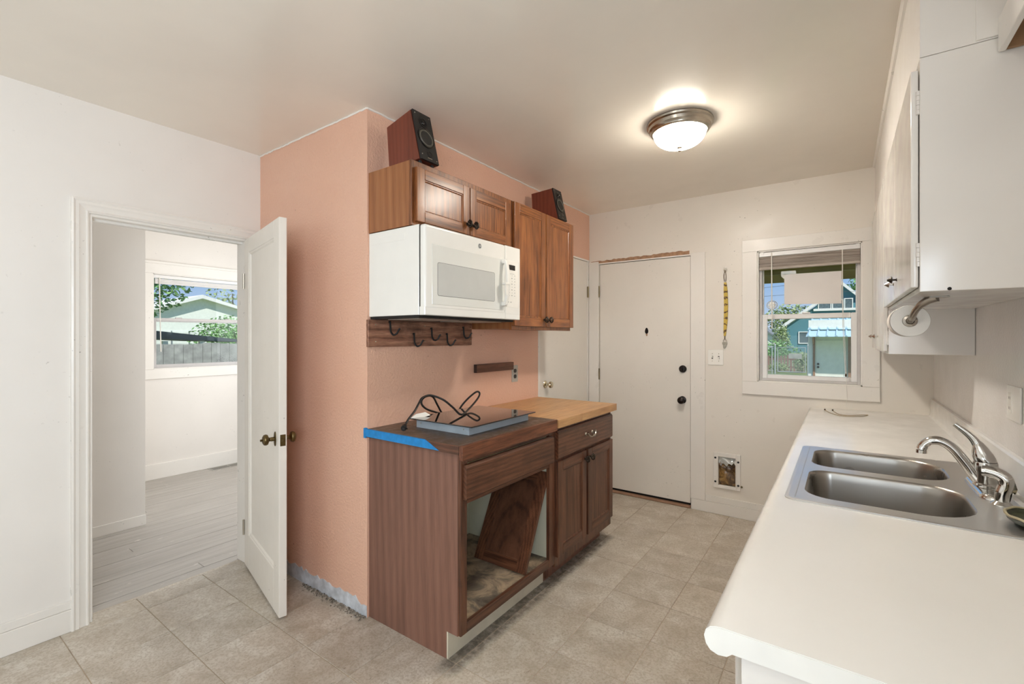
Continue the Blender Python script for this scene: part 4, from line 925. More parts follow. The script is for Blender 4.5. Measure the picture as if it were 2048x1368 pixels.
# ------------------------------------------------------------------ ceiling lamp
LX, LY = -0.70, 2.50
BOWL_HOT = 500.0
cl = root('ceiling_lamp', (LX, LY, C), 'flush ceiling lamp with brushed nickel rim and glowing frosted glass bowl', 'lamp')
part('rim', MB().lathe([(0.10, 0), (0.166, 0), (0.168, -0.006), (0.166, -0.014), (0.158, -0.020), (0.155, -0.034), (0.148, -0.042), (0.146, -0.048), (0.136, -0.054), (0.130, -0.052), (0.128, -0.03)], (LX, LY, C), (0, 0, 1), 64), M['nickel'], cl, ang=25)
t = NT('glowing_frosted_glass'); t.t.nodes.remove(t.b)
em = t.n('ShaderNodeEmission')
# bright near the bulbs behind the frosted glass, yellower and dimmer towards the rim
vd = t.n('ShaderNodeVectorMath', operation='DISTANCE'); tc_ = t.n('ShaderNodeTexCoord'); t.l(tc_.outputs['Object'], vd.inputs[0]); vd.inputs[1].default_value = (0.022, 0.014, -0.085)
mr = t.n('ShaderNodeMapRange'); mr.interpolation_type = 'SMOOTHSTEP'; mr.inputs[1].default_value = 0.025; mr.inputs[2].default_value = 0.115; mr.inputs[3].default_value = 1.0; mr.inputs[4].default_value = 0.0
t.l(vd.outputs['Value'], mr.inputs[0])
pw = t.n('ShaderNodeMath', operation='POWER'); pw.inputs[1].default_value = 2.0; t.l(mr.outputs[0], pw.inputs[0])
st2 = t.n('ShaderNodeMath', operation='MULTIPLY_ADD'); st2.inputs[1].default_value = BOWL_HOT; st2.inputs[2].default_value = 54.0; t.l(pw.outputs[0], st2.inputs[0]); t.l(st2.outputs[0], em.inputs['Strength'])
t.l(t.ramp(mr.outputs[0], [(0.0, (1.0, 0.92, 0.79, 1)), (0.6, (1.0, 0.95, 0.87, 1))]), em.inputs['Color'])
t.l(em.outputs[0], t.out.inputs['Surface']); M['bowl'] = t.m
prof = [(0.131, -0.050)]
for i in range(1, 14):
    a = PI / 2 * i / 14; prof.append((0.131 * math.cos(a) ** 0.85, -0.050 - 0.078 * math.sin(a)))
prof.append((0.006, -0.128))
part('glass_bowl', MB().lathe(prof, (LX, LY, C), (0, 0, 1), 48), M['bowl'], cl)
part('finial', MB().lathe([(0.016, -0.125), (0.014, -0.130), (0.006, -0.134), (0.005, -0.137), (0.0085, -0.141), (0.008, -0.147), (0.0, -0.151)], (LX, LY, C), (0, 0, 1), 20), M['nickel'], cl)

# ------------------------------------------------------------------ things on the back wall
wk = root('wall_hook', (-0.741, YB, 1.895), 'small silver adhesive hook on the back wall holding the yellow lanyard', 'hook')
part('hook_base', MB().rings([[(-0.741 + 0.013 * math.cos(a), YB - h, 1.897 + 0.021 * math.sin(a)) for a in [2 * PI * i / 20 for i in range(20)]] for h in (0, 0.005)]), M['nickel'], wk)
part('hook_prong', MB().tube([(-0.741, YB - 0.004, 1.892), (-0.741, YB - 0.016, 1.882), (-0.741, YB - 0.024, 1.887), (-0.741, YB - 0.026, 1.898)], 0.004, 8, 4), M['nickel'], wk)
ln = root('lanyard', (-0.741, YB - 0.018, 1.6), 'yellow printed lanyard with keys hanging from the small silver hook', 'lanyard')
def ribbon(mb, pts, w, th):
    rs = []
    for x, y, z, ww in pts: rs.append([(x - ww / 2, y - th / 2, z), (x + ww / 2, y - th / 2, z), (x + ww / 2, y + th / 2, z), (x - ww / 2, y + th / 2, z)])
    return mb.rings(rs)
part('strap', ribbon(MB(), [(-0.741, YB - 0.010, 1.80, 0.018), (-0.738, YB - 0.009, 1.74, 0.027), (-0.735, YB - 0.008, 1.62, 0.028), (-0.738, YB - 0.008, 1.50, 0.027), (-0.743, YB - 0.008, 1.42, 0.02), (-0.744, YB - 0.008, 1.385, 0.014)], 0.026, 0.006), M['lanyard'], ln)
part('loop', MB().tube([(-0.746, YB - 0.010, 1.805), (-0.751, YB - 0.012, 1.85), (-0.741, YB - 0.017, 1.888), (-0.734, YB - 0.012, 1.85), (-0.737, YB - 0.010, 1.805)], 0.0022, 6, 5), M['keys'], ln)
kr = part('key_ring', MB().tube([(-0.744, YB - 0.008, 1.386), (-0.744, YB - 0.009, 1.36)], 0.004, 6, 1).tube([(-0.744 + 0.012 * math.cos(a), YB - 0.010, 1.348 + 0.012 * math.sin(a)) for a in [2 * PI * i / 16 for i in range(17)]], 0.0014, 6, 1), M['keys'], ln)
for dx_, tz in ((-0.010, 0.03), (0.002, -0.03), (0.010, -0.12)):
    x = -0.744 + dx_
    part('key', MB().prism([(x - 0.008, 1.338), (x + 0.008, 1.338), (x + 0.007, 1.322), (x + 0.003, 1.318), (x + 0.003 + tz * 0.1, 1.290), (x - 0.003 + tz * 0.1, 1.290), (x - 0.003, 1.318), (x - 0.008, 1.322)], 'y', YB - 0.009 - 0.002 * abs(dx_) * 100, YB - 0.0075 - 0.002 * abs(dx_) * 100), M['keys'], kr, smooth=False)
ls_ = root('light_switch', (-0.811, YB, 1.218), 'white double light switch beside the back door', 'switch')
part('cover_plate', MB().box(-0.868, -0.755, YB - 0.007, YB - 0.0005, 1.158, 1.279, 0.004, 2), M['white_plastic'], ls_)
for sx_, up in ((-0.835, 1), (-0.788, -1)):
    part('switch_slot', MB().box(sx_ - 0.0055, sx_ + 0.0055, YB - 0.0077, YB - 0.0068, 1.206, 1.230), M['seam'], ls_)
    part('toggle', MB().rings([[(sx_ - 0.004, YB - 0.0075, 1.212), (sx_ + 0.004, YB - 0.0075, 1.212), (sx_ + 0.004, YB - 0.0075, 1.224), (sx_ - 0.004, YB - 0.0075, 1.224)], [(sx_ - 0.003, YB - 0.018, 1.214 + 0.007 * up), (sx_ + 0.003, YB - 0.018, 1.214 + 0.007 * up), (sx_ + 0.003, YB - 0.018, 1.222 + 0.007 * up), (sx_ - 0.003, YB - 0.018, 1.222 + 0.007 * up)]]), M['white_plastic'], ls_)
    for z in (1.19, 1.247): part('screw', MB().lathe([(0.003, 0), (0.002, 0.001), (0, 0.0012)], (sx_, YB - 0.007, z), (0, -1, 0), 8), M['nickel'], ls_)
pd = root('pet_door', (-0.73, YB, 0.34), 'white framed pet door with a grimy amber flap low in the back wall', 'pet door')
pf = MB(); 
for b in ((-0.826, -0.795, 0.204, 0.480), (-0.662, -0.633, 0.204, 0.480), (-0.795, -0.662, 0.204, 0.230), (-0.795, -0.662, 0.448, 0.480)): pf.box(b[0], b[1], YB - 0.016, YB - 0.0005, b[2], b[3], 0.003)
for b in ((-0.796, -0.790, 0.226, 0.452), (-0.667, -0.661, 0.226, 0.452)): pf.box(b[0], b[1], YB - 0.019, YB + 0.06, b[2], b[3], 0.001)
part('pet_door_frame', pf, M['trim_old'], pd)
sm_ = MB()
for sx_, sz in ((-0.811, 0.437), (-0.648, 0.424), (-0.811, 0.252), (-0.648, 0.246)): sm_.lathe([(0.008, 0), (0.007, 0.003), (0, 0.004)], (sx_, YB - 0.016, sz), (0, -1, 0), 12)
part('bolt', sm_, M['iron'], pd)
g = []; fb = MB(); nx, nz = 10, 14
for i in range(nx + 1):
    row = []
    for j in range(nz + 1):
        u, v = i / nx, j / nz
        yy = YB + 0.012 + 0.008 * math.sin(u * 7 + v * 5) * v + 0.006 * math.sin(v * 14 + u * 3) * (v > 0.55) + random.uniform(-0.002, 0.002)
        row.append(fb.bm.verts.new((-0.789 + 0.121 * u, yy, 0.229 + 0.190 * v)))
    g.append(row)
for i in range(nx):
    for j in range(nz): fb.bm.faces.new((g[i][j], g[i + 1][j], g[i + 1][j + 1], g[i][j + 1]))
part('flap', fb, M['flap'], pd)
g = []; fb = MB()
for i in range(11):
    row = []
    for j in range(6):
        u, v = i / 10, j / 5
        jag = 0.012 * math.sin(u * 11) + 0.008 * math.sin(u * 23) if j == 0 else 0
        row.append(fb.bm.verts.new((-0.789 + 0.121 * u, YB + 0.004 + 0.010 * math.sin(u * 6 + v * 4) - 0.012 * (1 - v), 0.392 + 0.056 * v + jag + 0.02 * (u > 0.85) * (1 - v))))
    g.append(row)
for i in range(10):
    for j in range(5): fb.bm.faces.new((g[i][j], g[i + 1][j], g[i + 1][j + 1], g[i][j + 1]))
part('torn_film', fb, M['screen_grey'], pd, label='torn shiny clear film over the flap')
part('latch', MB().ell((-0.626, YB - 0.006, 0.238), 0.008, 0.006, 0.009, 10, 6), M['hinge_brass'], pd)
part('backing', MB().box(-0.789, -0.668, YB + 0.07, YB + 0.08, 0.228, 0.45), M['flap'], pd)
# ------------------------------------------------------------------ sink counter run
CZ = 0.884
prof = [(0.442, 0.846), (-0.150, 0.846), (-0.158, 0.839), (-0.172, 0.837), (-0.184, 0.841), (-0.191, 0.850), (-0.194, 0.862), (-0.191, 0.873), (-0.184, 0.880), (-0.174, 0.8835), (-0.160, CZ), (0.442, CZ)]
CY0 = 0.838
cm = MB().prism(prof, 'y', CY0, 1.648)
cm.prism(prof, 'y', 2.442, YB - 0.002)
cm.prism([p for p in prof if p[0] < 0] [0:] + [(-0.112, CZ), (-0.112, 0.846)], 'y', 1.648, 2.442)
cm.box(0.388, 0.442, 1.648, 2.442, 0.846, CZ)
sc = root('sink_counter', (0.13, CY0, 0.837), 'long white laminate counter with rounded front edge and backsplash holding the sink', 'countertop')
part('counter_top', cm, M['laminate'], sc, ang=30)
part('end_cap', MB().prism([(p[0] + (0.0006 if p[0] < 0 else 0), p[1] - (0.0012 if p[1] > 0.87 else 0)) for p in prof], 'y', CY0 - 0.0016, CY0 - 0.0002), M['laminate_edge'], sc, ang=20)
part('backsplash', MB().prism([(0.432, CZ + 0.0002), (0.4415, CZ + 0.006), (0.4445, CZ + 0.02), (0.4445, 0.982), (0.449, 0.989), (0.461, 0.990), (0.461, CZ + 0.0002)], 'y', CY0, YB - 0.002), M['laminate'], sc, ang=30)
sb = root('sink_cabinet', (0.16, CY0 + 0.016, 0), 'white painted base cabinet under the sink counter', 'cabinet')
part('carcass', MB().box(-0.138, XR - 0.002, CY0 + 0.016, 1.60, 0.1, 0.8365).box(-0.138, XR - 0.002, 1.60, 2.49, 0.1, 0.655).box(-0.138, XR - 0.002, 2.49, YB - 0.02, 0.1, 0.8365).box(-0.138, -0.125, 1.60, 2.49, 0.655, 0.8365), M['cab_white'], sb, smooth=False)
part('toe_kick', MB().box(-0.07, XR - 0.002, CY0 + 0.03, YB - 0.02, 0.001, 0.1), M['cab_white'], sb, smooth=False)
dy = 0.90
for i in range(6):
    d = part('cabinet_door', MB().box(-0.156, -0.1385, dy, dy + 0.455, 0.125, 0.66, 0.003), M['cab_white'], sb)
    part('drawer_front', MB().box(-0.156, -0.1385, dy, dy + 0.455, 0.68, 0.815, 0.003), M['cab_white'], sb)
    part('knob', MB().lathe([(0.004, 0), (0.003, 0.010), (0.012, 0.014), (0.003, 0.028), (0, 0.028)], (-0.156, dy + (0.41 if i % 2 == 0 else 0.045), 0.60), (-1, 0, 0), 14), M['chrome'], d)
    dy += 0.49

# sink
sk = root('sink', (0.14, 2.045, CZ), 'double bowl stainless steel sink set in the white counter', 'sink')
def rloop(x0, x1, y0, y1, rr, n=8):
    """rounded rectangle, radii per corner: (x1,y1),(x0,y1),(x0,y0),(x1,y0)"""
    out = []
    for (cx, cy, a0, r) in ((x1, y1, 0, rr[0]), (x0, y1, PI / 2, rr[1]), (x0, y0, PI, rr[2]), (x1, y0, 3 * PI / 2, rr[3])):
        px = cx - r if cx == x1 else cx + r; py = cy - r if cy == y1 else cy + r
        for i in range(n + 1):
            a = a0 + PI / 2 * i / n; out.append((px + r * math.cos(a), py + r * math.sin(a)))
    return out
dk = MB(); bm_ = dk.bm
SZ = CZ + 0.0042
o1 = rloop(-0.146, 0.415, 1.622, 2.468, (0.03,) * 4); o2 = rloop(-0.137, 0.406, 1.631, 2.459, (0.026,) * 4)
h1 = (-0.100, 0.302, 2.098, 2.418, (0.13, 0.075, 0.065, 0.10)); h2 = (-0.100, 0.306, 1.680, 2.034, (0.10, 0.065, 0.075, 0.14))
def loopv(l, z): return [bm_.verts.new((x, y, z)) for x, y in l]
def loope(v): return [bm_.edges.new((v[i], v[(i + 1) % len(v)])) for i in range(len(v))]
V0 = loopv(o1, CZ + 0.0006); V1 = loopv(o1, CZ + 0.0030); V2 = loopv(o2, SZ)
for A, B in ((V0, V1), (V1, V2)):
    for i in range(len(A)): bm_.faces.new((A[i], A[(i + 1) % len(A)], B[(i + 1) % len(A)], B[i]))
H1 = loopv(rloop(*h1), SZ); H2 = loopv(rloop(*h2), SZ)
es = [e for e in bm_.edges if e.verts[0] in set(V2) and e.verts[1] in set(V2)] + loope(H1) + loope(H2)
bmesh.ops.triangle_fill(bm_, use_beauty=True, edges=es)
bmesh.ops.recalc_face_normals(bm_, faces=bm_.faces)
part('sink_deck', dk, M['steel_deck'], sk, smooth=False)
part('deck_ridge', MB().tube([(-0.119, 1.648, SZ), (-0.119, 2.442, SZ)], 0.0016, 6, 1), M['steel_deck'], sk)
def bowl(h, name):
    x0, x1, y0, y1, rr = h
    rs = []
    for ins, z in ((0.0, SZ), (0.004, SZ - 0.003), (0.007, SZ - 0.010), (0.010, SZ - 0.03), (0.018, 0.79), (0.026, 0.735), (0.040, 0.712), (0.065, 0.704)):
        rs.append([(x, y, z) for x, y in rloop(x0 + ins, x1 - ins, y0 + ins, y1 - ins, tuple(max(0.03, r - ins * 0.6) for r in rr))])
    b = part(name, MB().rings(rs, cap0=False, cap1=True), M['steel'], sk, ang=60)
    cx, cy = (x0 + x1) / 2, (y0 + y1) / 2
    part('drain', MB().lathe([(0.045, 0.0), (0.045, 0.002), (0.038, 0.0025), (0.034, -0.0005), (0.012, 0.0005), (0.010, 0.006), (0, 0.0065)], (cx, cy, 0.7045), (0, 0, 1), 28), M['chrome'], b)
bowl(h1, 'bowl'); bowl(h2, 'bowl')

FY = 2.06
fa = root('faucet', (0.365, FY, SZ), 'chrome single lever kitchen faucet at the back of the sink', 'faucet')
rs = []
for ins, z in ((0.0, SZ + 0.0005), (0.0, SZ + 0.006), (0.005, SZ + 0.014), (0.012, SZ + 0.018)):
    rs.append([(x, y, z) for x, y in rloop(0.334 + ins, 0.398 - ins, 1.93 + ins, 2.19 - ins, (0.0315 - ins,) * 4)])
part('base_plate', MB().rings(rs), M['chrome'], fa, ang=50)
part('body', MB().lathe([(0.031, 0.016), (0.031, 0.022), (0.027, 0.026), (0.0265, 0.060), (0.029, 0.064), (0.029, 0.088), (0.027, 0.092)], (0.366, FY, SZ), (0, 0, 1), 32), M['chrome'], fa)
part('spout', MB().tube([(0.362, FY, 0.902), (0.338, FY, 0.940), (0.312, FY, 0.982), (0.288, FY, 1.014), (0.262, FY, 1.031), (0.238, FY, 1.030), (0.220, FY, 1.014), (0.214, FY, 0.998)], 0.014, 18, 6, lambda t: 0.0165 - 0.0035 * min(1, t * 1.3) + 0.001 * (t > 0.9)).lathe([(0.0145, 0.0), (0.0145, 0.010), (0.0125, 0.0105)], (0.2135, FY, 0.986), (0.05, 0, 1), 20), M['chrome'], fa)
part('lever', MB().lathe([(0.0275, 0.0), (0.0275, 0.012), (0.024, 0.028), (0.018, 0.044), (0.013, 0.056), (0.009, 0.062), (0, 0.064)], (0.366, FY, SZ + 0.0925), (-0.28, 0.05, 1), 28).tube([(0.352, FY, 1.018), (0.340, FY + 0.004, 1.045), (0.322, FY + 0.010, 1.066), (0.297, FY + 0.016, 1.088)], 0.008, 12, 5, lambda t: 0.011 - 0.005 * t, 1.3), M['chrome'], fa, ang=60)
sy = 1.905
sp = root('side_sprayer', (0.372, sy, SZ), 'chrome side sprayer with a curved head standing in front of the faucet', 'sprayer')
part('base_collar', MB().lathe([(0.024, 0.0005), (0.024, 0.004), (0.018, 0.010), (0.014, 0.014)], (0.372, sy, SZ), (0, 0, 1), 24), M['chrome'], sp)
part('sprayer_body', MB().tube([(0.372, sy, SZ + 0.012), (0.374, sy, 0.925), (0.380, sy, 0.946), (0.379, sy, 0.966), (0.362, sy + 0.004, 0.978), (0.338, sy + 0.01, 0.982)], 0.014, 18, 6, lambda t: 0.0155 + 0.002 * math.sin(t * 3)), M['chrome'], sp)
part('spray_face', MB().lathe([(0.0155, 0), (0.0155, 0.006), (0.012, 0.008), (0.011, 0.006), (0, 0.006)], (0.340, sy + 0.009, 0.980), (-1, 0.3, 0), 22), M['chrome'], sp)
part('trigger', MB().prism([(0.384, 0.972), (0.396, 0.964), (0.402, 0.940), (0.397, 0.926), (0.392, 0.930), (0.388, 0.905), (0.384, 0.900)], 'y', sy - 0.008, sy + 0.008), M['chrome'], sp, ang=60)
ds = root('soap_dish', (0.402, 1.735, SZ), 'mossy green bowl shaped soap dish at the corner of the sink', 'soap dish')
part('dish_bowl', MB().lathe([(0.028, 0.0005), (0.045, 0.004), (0.058, 0.014), (0.063, 0.024), (0.059, 0.025), (0.05, 0.016), (0, 0.010)], (0.402, 1.735, SZ), (0, 0, 1), 30, 0.92, 1.2), M['dish'], ds)
part('rim_lip', MB().tube([(0.402 + 0.056 * math.cos(a), 1.735 + 0.0735 * math.sin(a), SZ + 0.0255 + 0.0015 * math.sin(a * 7)) for a in [2 * PI * i / 36 for i in range(37)]], 0.0035, 6, 1), M['soap'], ds)
part('soap_bar', MB().box(0.385, 0.425, 1.70, 1.755, SZ + 0.014, SZ + 0.030, 0.006, 2), M['soap'], ds)
part('handle', MB().tube([(0.425, 1.79, SZ + 0.022), (0.424, 1.806, SZ + 0.04), (0.424, 1.808, SZ + 0.058), (0.430, 1.80, SZ + 0.062)], 0.005, 8, 4), M['tassel'], ds)
cl_ = root('cord_loop', (0.02, 3.66, CZ), 'thin loop of cord with two dark knots lying at the counter far end', 'cord')
part('loop', MB().tube([(-0.098, 3.753, 0.8865), (-0.063, 3.626, 0.8865), (-0.007, 3.535, 0.8865), (0.086, 3.575, 0.8865), (0.128, 3.666, 0.8865), (0.09, 3.645, 0.8865), (0.03, 3.58, 0.8865), (-0.02, 3.60, 0.8865), (-0.045, 3.70, 0.8865), (-0.055, 3.752, 0.8865)], 0.0018, 6, 6), M['cord_tan'], cl_)
for p in ((-0.099, 3.757, 0.890), (-0.056, 3.756, 0.890)): part('knot', MB().ell(p, 0.0055, 0.0055, 0.0055, 10, 6), M['tassel'], cl_)

# ------------------------------------------------------------------ upper cabinets over the sink, soffit, shelf
KX = 0.172
sf = MB().box(KX, XR - 0.001, 1.690, YB - 0.001, 2.1405, C - 0.001)
sfo = structure('wall_soffit', sf, M['wall'], (0.3, 1.69, 2.14), 'white boxed soffit above the white wall cabinets', smooth=False)
part('cover_board', MB().box(0.282, XR - 0.001, 1.684, 1.6898, 2.144, C - 0.001, 0.001), M['wall'], sfo)
structure('trim_5', MB().prism([(KX, C - 0.001), (KX - 0.014, C - 0.001), (KX - 0.015, C - 0.012), (KX - 0.008, C - 0.024), (KX, C - 0.027)], 'y', 1.692, YB - 0.06), M['trim_old'], (KX, 1.7, C), 'thin white moulding between soffit and ceiling')
def hinge(parent, x, y, z):
    mb = MB()
    for k in range(5): mb.cyl((x, y, z - 0.0325 + k * 0.013), (x, y, z - 0.0325 + k * 0.013 + 0.0122), 0.0048 if k % 2 == 0 else 0.0044, seg=10)
    mb.box(x + 0.003, x + 0.016, y - 0.0012, y + 0.0004, z - 0.032, z + 0.032)
    return part('hinge', mb, M['cab_white'], parent)
def white_cab(name, label, ya, yb, zb, doors):
    r = root(name, (0.3, ya, zb), label, 'cabinet')
    part('carcass', MB().box(KX, XR - 0.001, ya, yb, zb, 2.1395, 0.0015), M['cab_white'], r, smooth=False)
    for (a, b, kn, hg) in doors:
        d = part('cabinet_door', MB().box(KX - 0.0185, KX - 0.0015, a, b, zb + 0.013, 2.113, 0.0035, 2), M['cab_white'], r)
        if kn: part('knob', MB().lathe([(0.0065, 0), (0.0035, 0.003), (0.0032, 0.011), (0.012, 0.013), (0.0125, 0.0145), (0.003, 0.027), (0, 0.0275)], (KX - 0.0185, kn[0], kn[1]), (-1, 0, 0), 16), M['knob_dark'] if kn[2] else M['chrome'], d)
        for hz in hg: hinge(d, KX - 0.003, a - 0.0035, hz)
    return r
n1 = white_cab('wall_cabinet', 'white painted wall cabinet nearest the viewer with the paper roll under it', 1.690, 2.766, 1.497, ((1.700, 2.180, (2.105, 1.574, True), (2.02, 1.60)), (2.190, 2.758, (2.232, 1.570, False), ())))
part('screw_hole', MB().cyl((0.232, 1.6899, 1.502), (0.232, 1.6888, 1.502), 0.0045, seg=12), M['blackmark'], n1)
part('stile_gap', MB().box(KX - 0.0014, KX - 0.0004, 2.18, 2.19, 1.51, 1.88), M['tassel'], n1)
white_cab('wall_cabinet', 'white painted lower hanging wall cabinet next to the window', 2.767, 3.82, 1.295, ((2.776, 3.236, (3.175, 1.379, False), (1.95, 1.37)), (3.243, 3.79, (3.55, 1.380, False), ())))
pr_ = root('paper_roll', (0.182, 2.09, 1.427), 'white paper roll under the white wall cabinet', 'paper roll')
ry0, ry1 = 2.030, 2.150
part('sheet_roll', MB().lathe([(0.022, 0.0), (0.0515, 0.0), (0.0525, 0.002), (0.0525, ry1 - ry0 - 0.002), (0.0515, ry1 - ry0), (0.022, ry1 - ry0), (0.0215, ry1 - ry0 - 0.001), (0.0215, 0.001)], (0.182, ry0, 1.427), (0, 1, 0), 40), M['tpaper'], pr_)
g = MB()
for k in (0, -0.0008): 
    L_ = [(0.182 + (0.0535 + k) * math.cos(a), 1.427 + (0.0535 + k) * math.sin(a)) for a in [PI * 0.75 + PI * 0.55 * i / 10 for i in range(11)]]
    A = [g.bm.verts.new((x, ry0 + 0.001, z)) for x, z in L_]; B = [g.bm.verts.new((x, ry1 - 0.001, z)) for x, z in L_]
    for i in range(len(A) - 1): g.bm.faces.new((A[i], A[i + 1], B[i + 1], B[i]))
part('loose_sheet', g, M['tpaper'], pr_)
ph = root('roll_holder', (0.23, 1.93, 1.49), 'satin metal roll holder arm screwed under the white wall cabinet', 'holder')
part('arm', MB().tube([(0.236, 1.93, 1.4965), (0.219, 1.938, 1.489), (0.202, 1.950, 1.476), (0.191, 1.968, 1.460), (0.186, 1.990, 1.444), (0.184, 2.012, 1.433), (0.182, 2.030, 1.427), (0.182, 2.148, 1.427)], 0.0095, 14, 6, lambda t: 0.0145 - 0.005 * min(1, t * 2.5)), M['holder'], ph)
part('hub', MB().lathe([(0.006, -0.002), (0.012, -0.006), (0.019, -0.004), (0.021, 0.0), (0.0205, 0.014), (0.0, 0.014)], (0.182, ry0 + 0.001, 1.427), (0, 1, 0), 28), M['holder'], ph)
part('mount_plate', MB().box(0.215, 0.262, 1.900, 1.950, 1.4935, 1.4968, 0.001), M['holder'], ph)
ws = root('wall_shelf', (0.4, 1.3, 2.10), 'white boarded open shelf at the very top beside the soffit, brown underneath', 'shelf')
part('front_board', MB().box(0.322, 0.336, 0.75, 1.683, 2.098, 2.184, 0.0015), M['trim'], ws)
part('top_board', MB().box(0.336, XR - 0.001, 0.75, 1.683, 2.168, 2.183), M['underbrown'], ws)
for yy in (0.75, 1.671): part('end_board', MB().box(0.336, XR - 0.001, yy, yy + 0.012, 2.10, 2.168), M['underbrown'], ws)
so = root('wall_switch_plate', (XR, 2.2, 1.153), 'white outlet plate on the glossy wall above the counter backsplash', 'outlet')
part('cover_plate', MB().box(XR - 0.007, XR - 0.0005, 2.128, 2.272, 1.096, 1.212, 0.003, 2), M['white_plastic'], so)
part('receptacle', MB().box(XR - 0.0085, XR - 0.006, 2.215, 2.250, 1.120, 1.188, 0.001), M['tag_paper'], so)
sm_ = MB()
for z in (1.136, 1.170):
    sm_.box(XR - 0.0088, XR - 0.008, 2.224, 2.2265, z - 0.005, z + 0.005).box(XR - 0.0088, XR - 0.008, 2.237, 2.2395, z - 0.004, z + 0.004)
part('slot', sm_, M['seam'], so, smooth=False)

# ------------------------------------------------------------------ outdoors
GZ = -0.25
structure('ground', MB().box(-90, 60, YB + 0.12, 110, GZ - 0.2, GZ).box(-90, XF - 0.12, -40, YB + 0.12, GZ - 0.2, GZ), M['grass'], (0, 10, GZ), 'lawn and yard outside the windows')
pr0 = structure('trim_6', MB().box(-3.2, 2.2, YB + 0.12, 4.95, 2.11, 2.17), M['eave'], (-0.3, 4.5, 2.1), 'olive porch roof above the kitchen window')
part('porch_beam', MB().box(-3.2, 2.2, 4.60, 4.70, 1.918, 2.11).box(-3.2, 2.2, 4.575, 4.60, 1.845, 1.912), M['eave'], pr0)

def foliage(c, r, n, s):
    mb = MB(); c = Vector(c)
    for i in range(n):
        d = Vector((random.gauss(0, 1), random.gauss(0, 1), random.gauss(0, 1))).normalized() * (random.random() ** 0.45)
        p = c + Vector((d.x * r[0], d.y * r[1], d.z * r[2]))
        a = Vector((random.gauss(0, 1), random.gauss(0, 1), random.gauss(0, 0.6))).normalized(); b = a.orthogonal().normalized()
        b = (Matrix.Rotation(random.uniform(0, 2 * PI), 3, a) @ b); k = s * random.uniform(0.6, 1.3)
        mb.face([p - a * k, p + b * k * 0.5, p + a * k, p - b * k * 0.5])
    return mb
def tree(name, label, c, r, n, s, mat, trunk=True, group=None, trad=0.12):
    t_ = root(name, (c[0], c[1], GZ), label, 'shrub' if name == 'shrub' else 'tree', group)
    part('foliage', foliage(c, r, n, s), mat, t_, smooth=False, kind='stuff')
    part('stem', MB().tube([(c[0], c[1], GZ - 0.02), (c[0] + r[0] * 0.1, c[1], (GZ + c[2]) / 2), (c[0], c[1], c[2] + r[2] * 0.3)], trad, 8, 4, lambda q: trad * (1 - 0.6 * q)), M['bark'], t_)
    return t_
# seen through the kitchen window
sh = root('shed', (0.4, 18, GZ), 'pale garden shed with a door under a blue ribbed metal awning', 'shed')
part('shed_wall', MB().box(-0.918, 2.4, 18.0, 20.6, GZ, 1.95), M['shedwall'], sh, smooth=False)
part('corner_board', MB().box(-0.925, -0.80, 17.975, 18.0, GZ, 1.5), M['extwhite'], sh)
part('post', MB().box(-0.795, -0.735, 17.93, 17.995, GZ, 1.45), M['shedwood'], sh)
part('post', MB().box(0.13, 0.30, 17.93, 17.995, GZ, 1.45), M['shedwood'], sh)
part('bracket', MB().prism([(17.995, 1.40), (17.55, 1.42), (17.93, 1.16), (17.995, 1.0)], 'x', -0.80, -0.76), M['shedwood'], sh, smooth=False)
dd = part('shed_door', MB().box(-0.713, 0.027, 17.965, 17.998, GZ + 0.03, 1.30, 0.005), M['sheddoor'], sh)
part('door_casing', MB().box(-0.735, -0.715, 17.955, 17.998, GZ, 1.33).box(0.029, 0.06, 17.955, 17.998, GZ, 1.33), M['extwhite'], sh)
for z in (0.53, 0.43): part('door_lock', MB().lathe([(0.035, 0), (0.035, 0.02), (0.028, 0.05), (0, 0.055)], (-0.655, 17.965, z), (0, -1, 0), 16), M['knob_dark'], dd)
def awning(name, ya, za, yb, zb, x0, x1):
    a = part(name, MB().rings([[(x0, ya, za), (x1, ya, za), (x1, ya, za - 0.02), (x0, ya, za - 0.02)], [(x0 - 0.05, yb, zb), (x1, yb, zb), (x1, yb, zb - 0.02), (x0 - 0.05, yb, zb - 0.02)]]), M['rooftin'], sh, smooth=False)
    rm = MB().rings([[(-0.035, ya, za - 0.002), (-0.015, ya, za + 0.035), (0.015, ya, za + 0.035), (0.035, ya, za - 0.002)], [(-0.035, yb - 0.01, zb - 0.002), (-0.015, yb - 0.01, zb + 0.035), (0.015, yb - 0.01, zb + 0.035), (0.035, yb - 0.01, zb - 0.002)]]).mesh('rib', smooth=False)
    rm.materials.append(M['rooftin'])
    k = 0
    while x0 + 0.02 + k * 0.24 < x1:
        o = bpy.data.objects.new('rib', rm); COL.objects.link(o); o.parent = a; o.location = (x0 + 0.02 + k * 0.24 - OFF[a.name][0], -OFF[a.name][1], -OFF[a.name][2]); k += 1
awning('upper_roof_sheet', 19.0, 2.02, 17.85, 1.655, -0.88, 2.4)
awning('lower_roof_sheet', 17.95, 1.63, 17.25, 1.425, -0.90, 2.4)

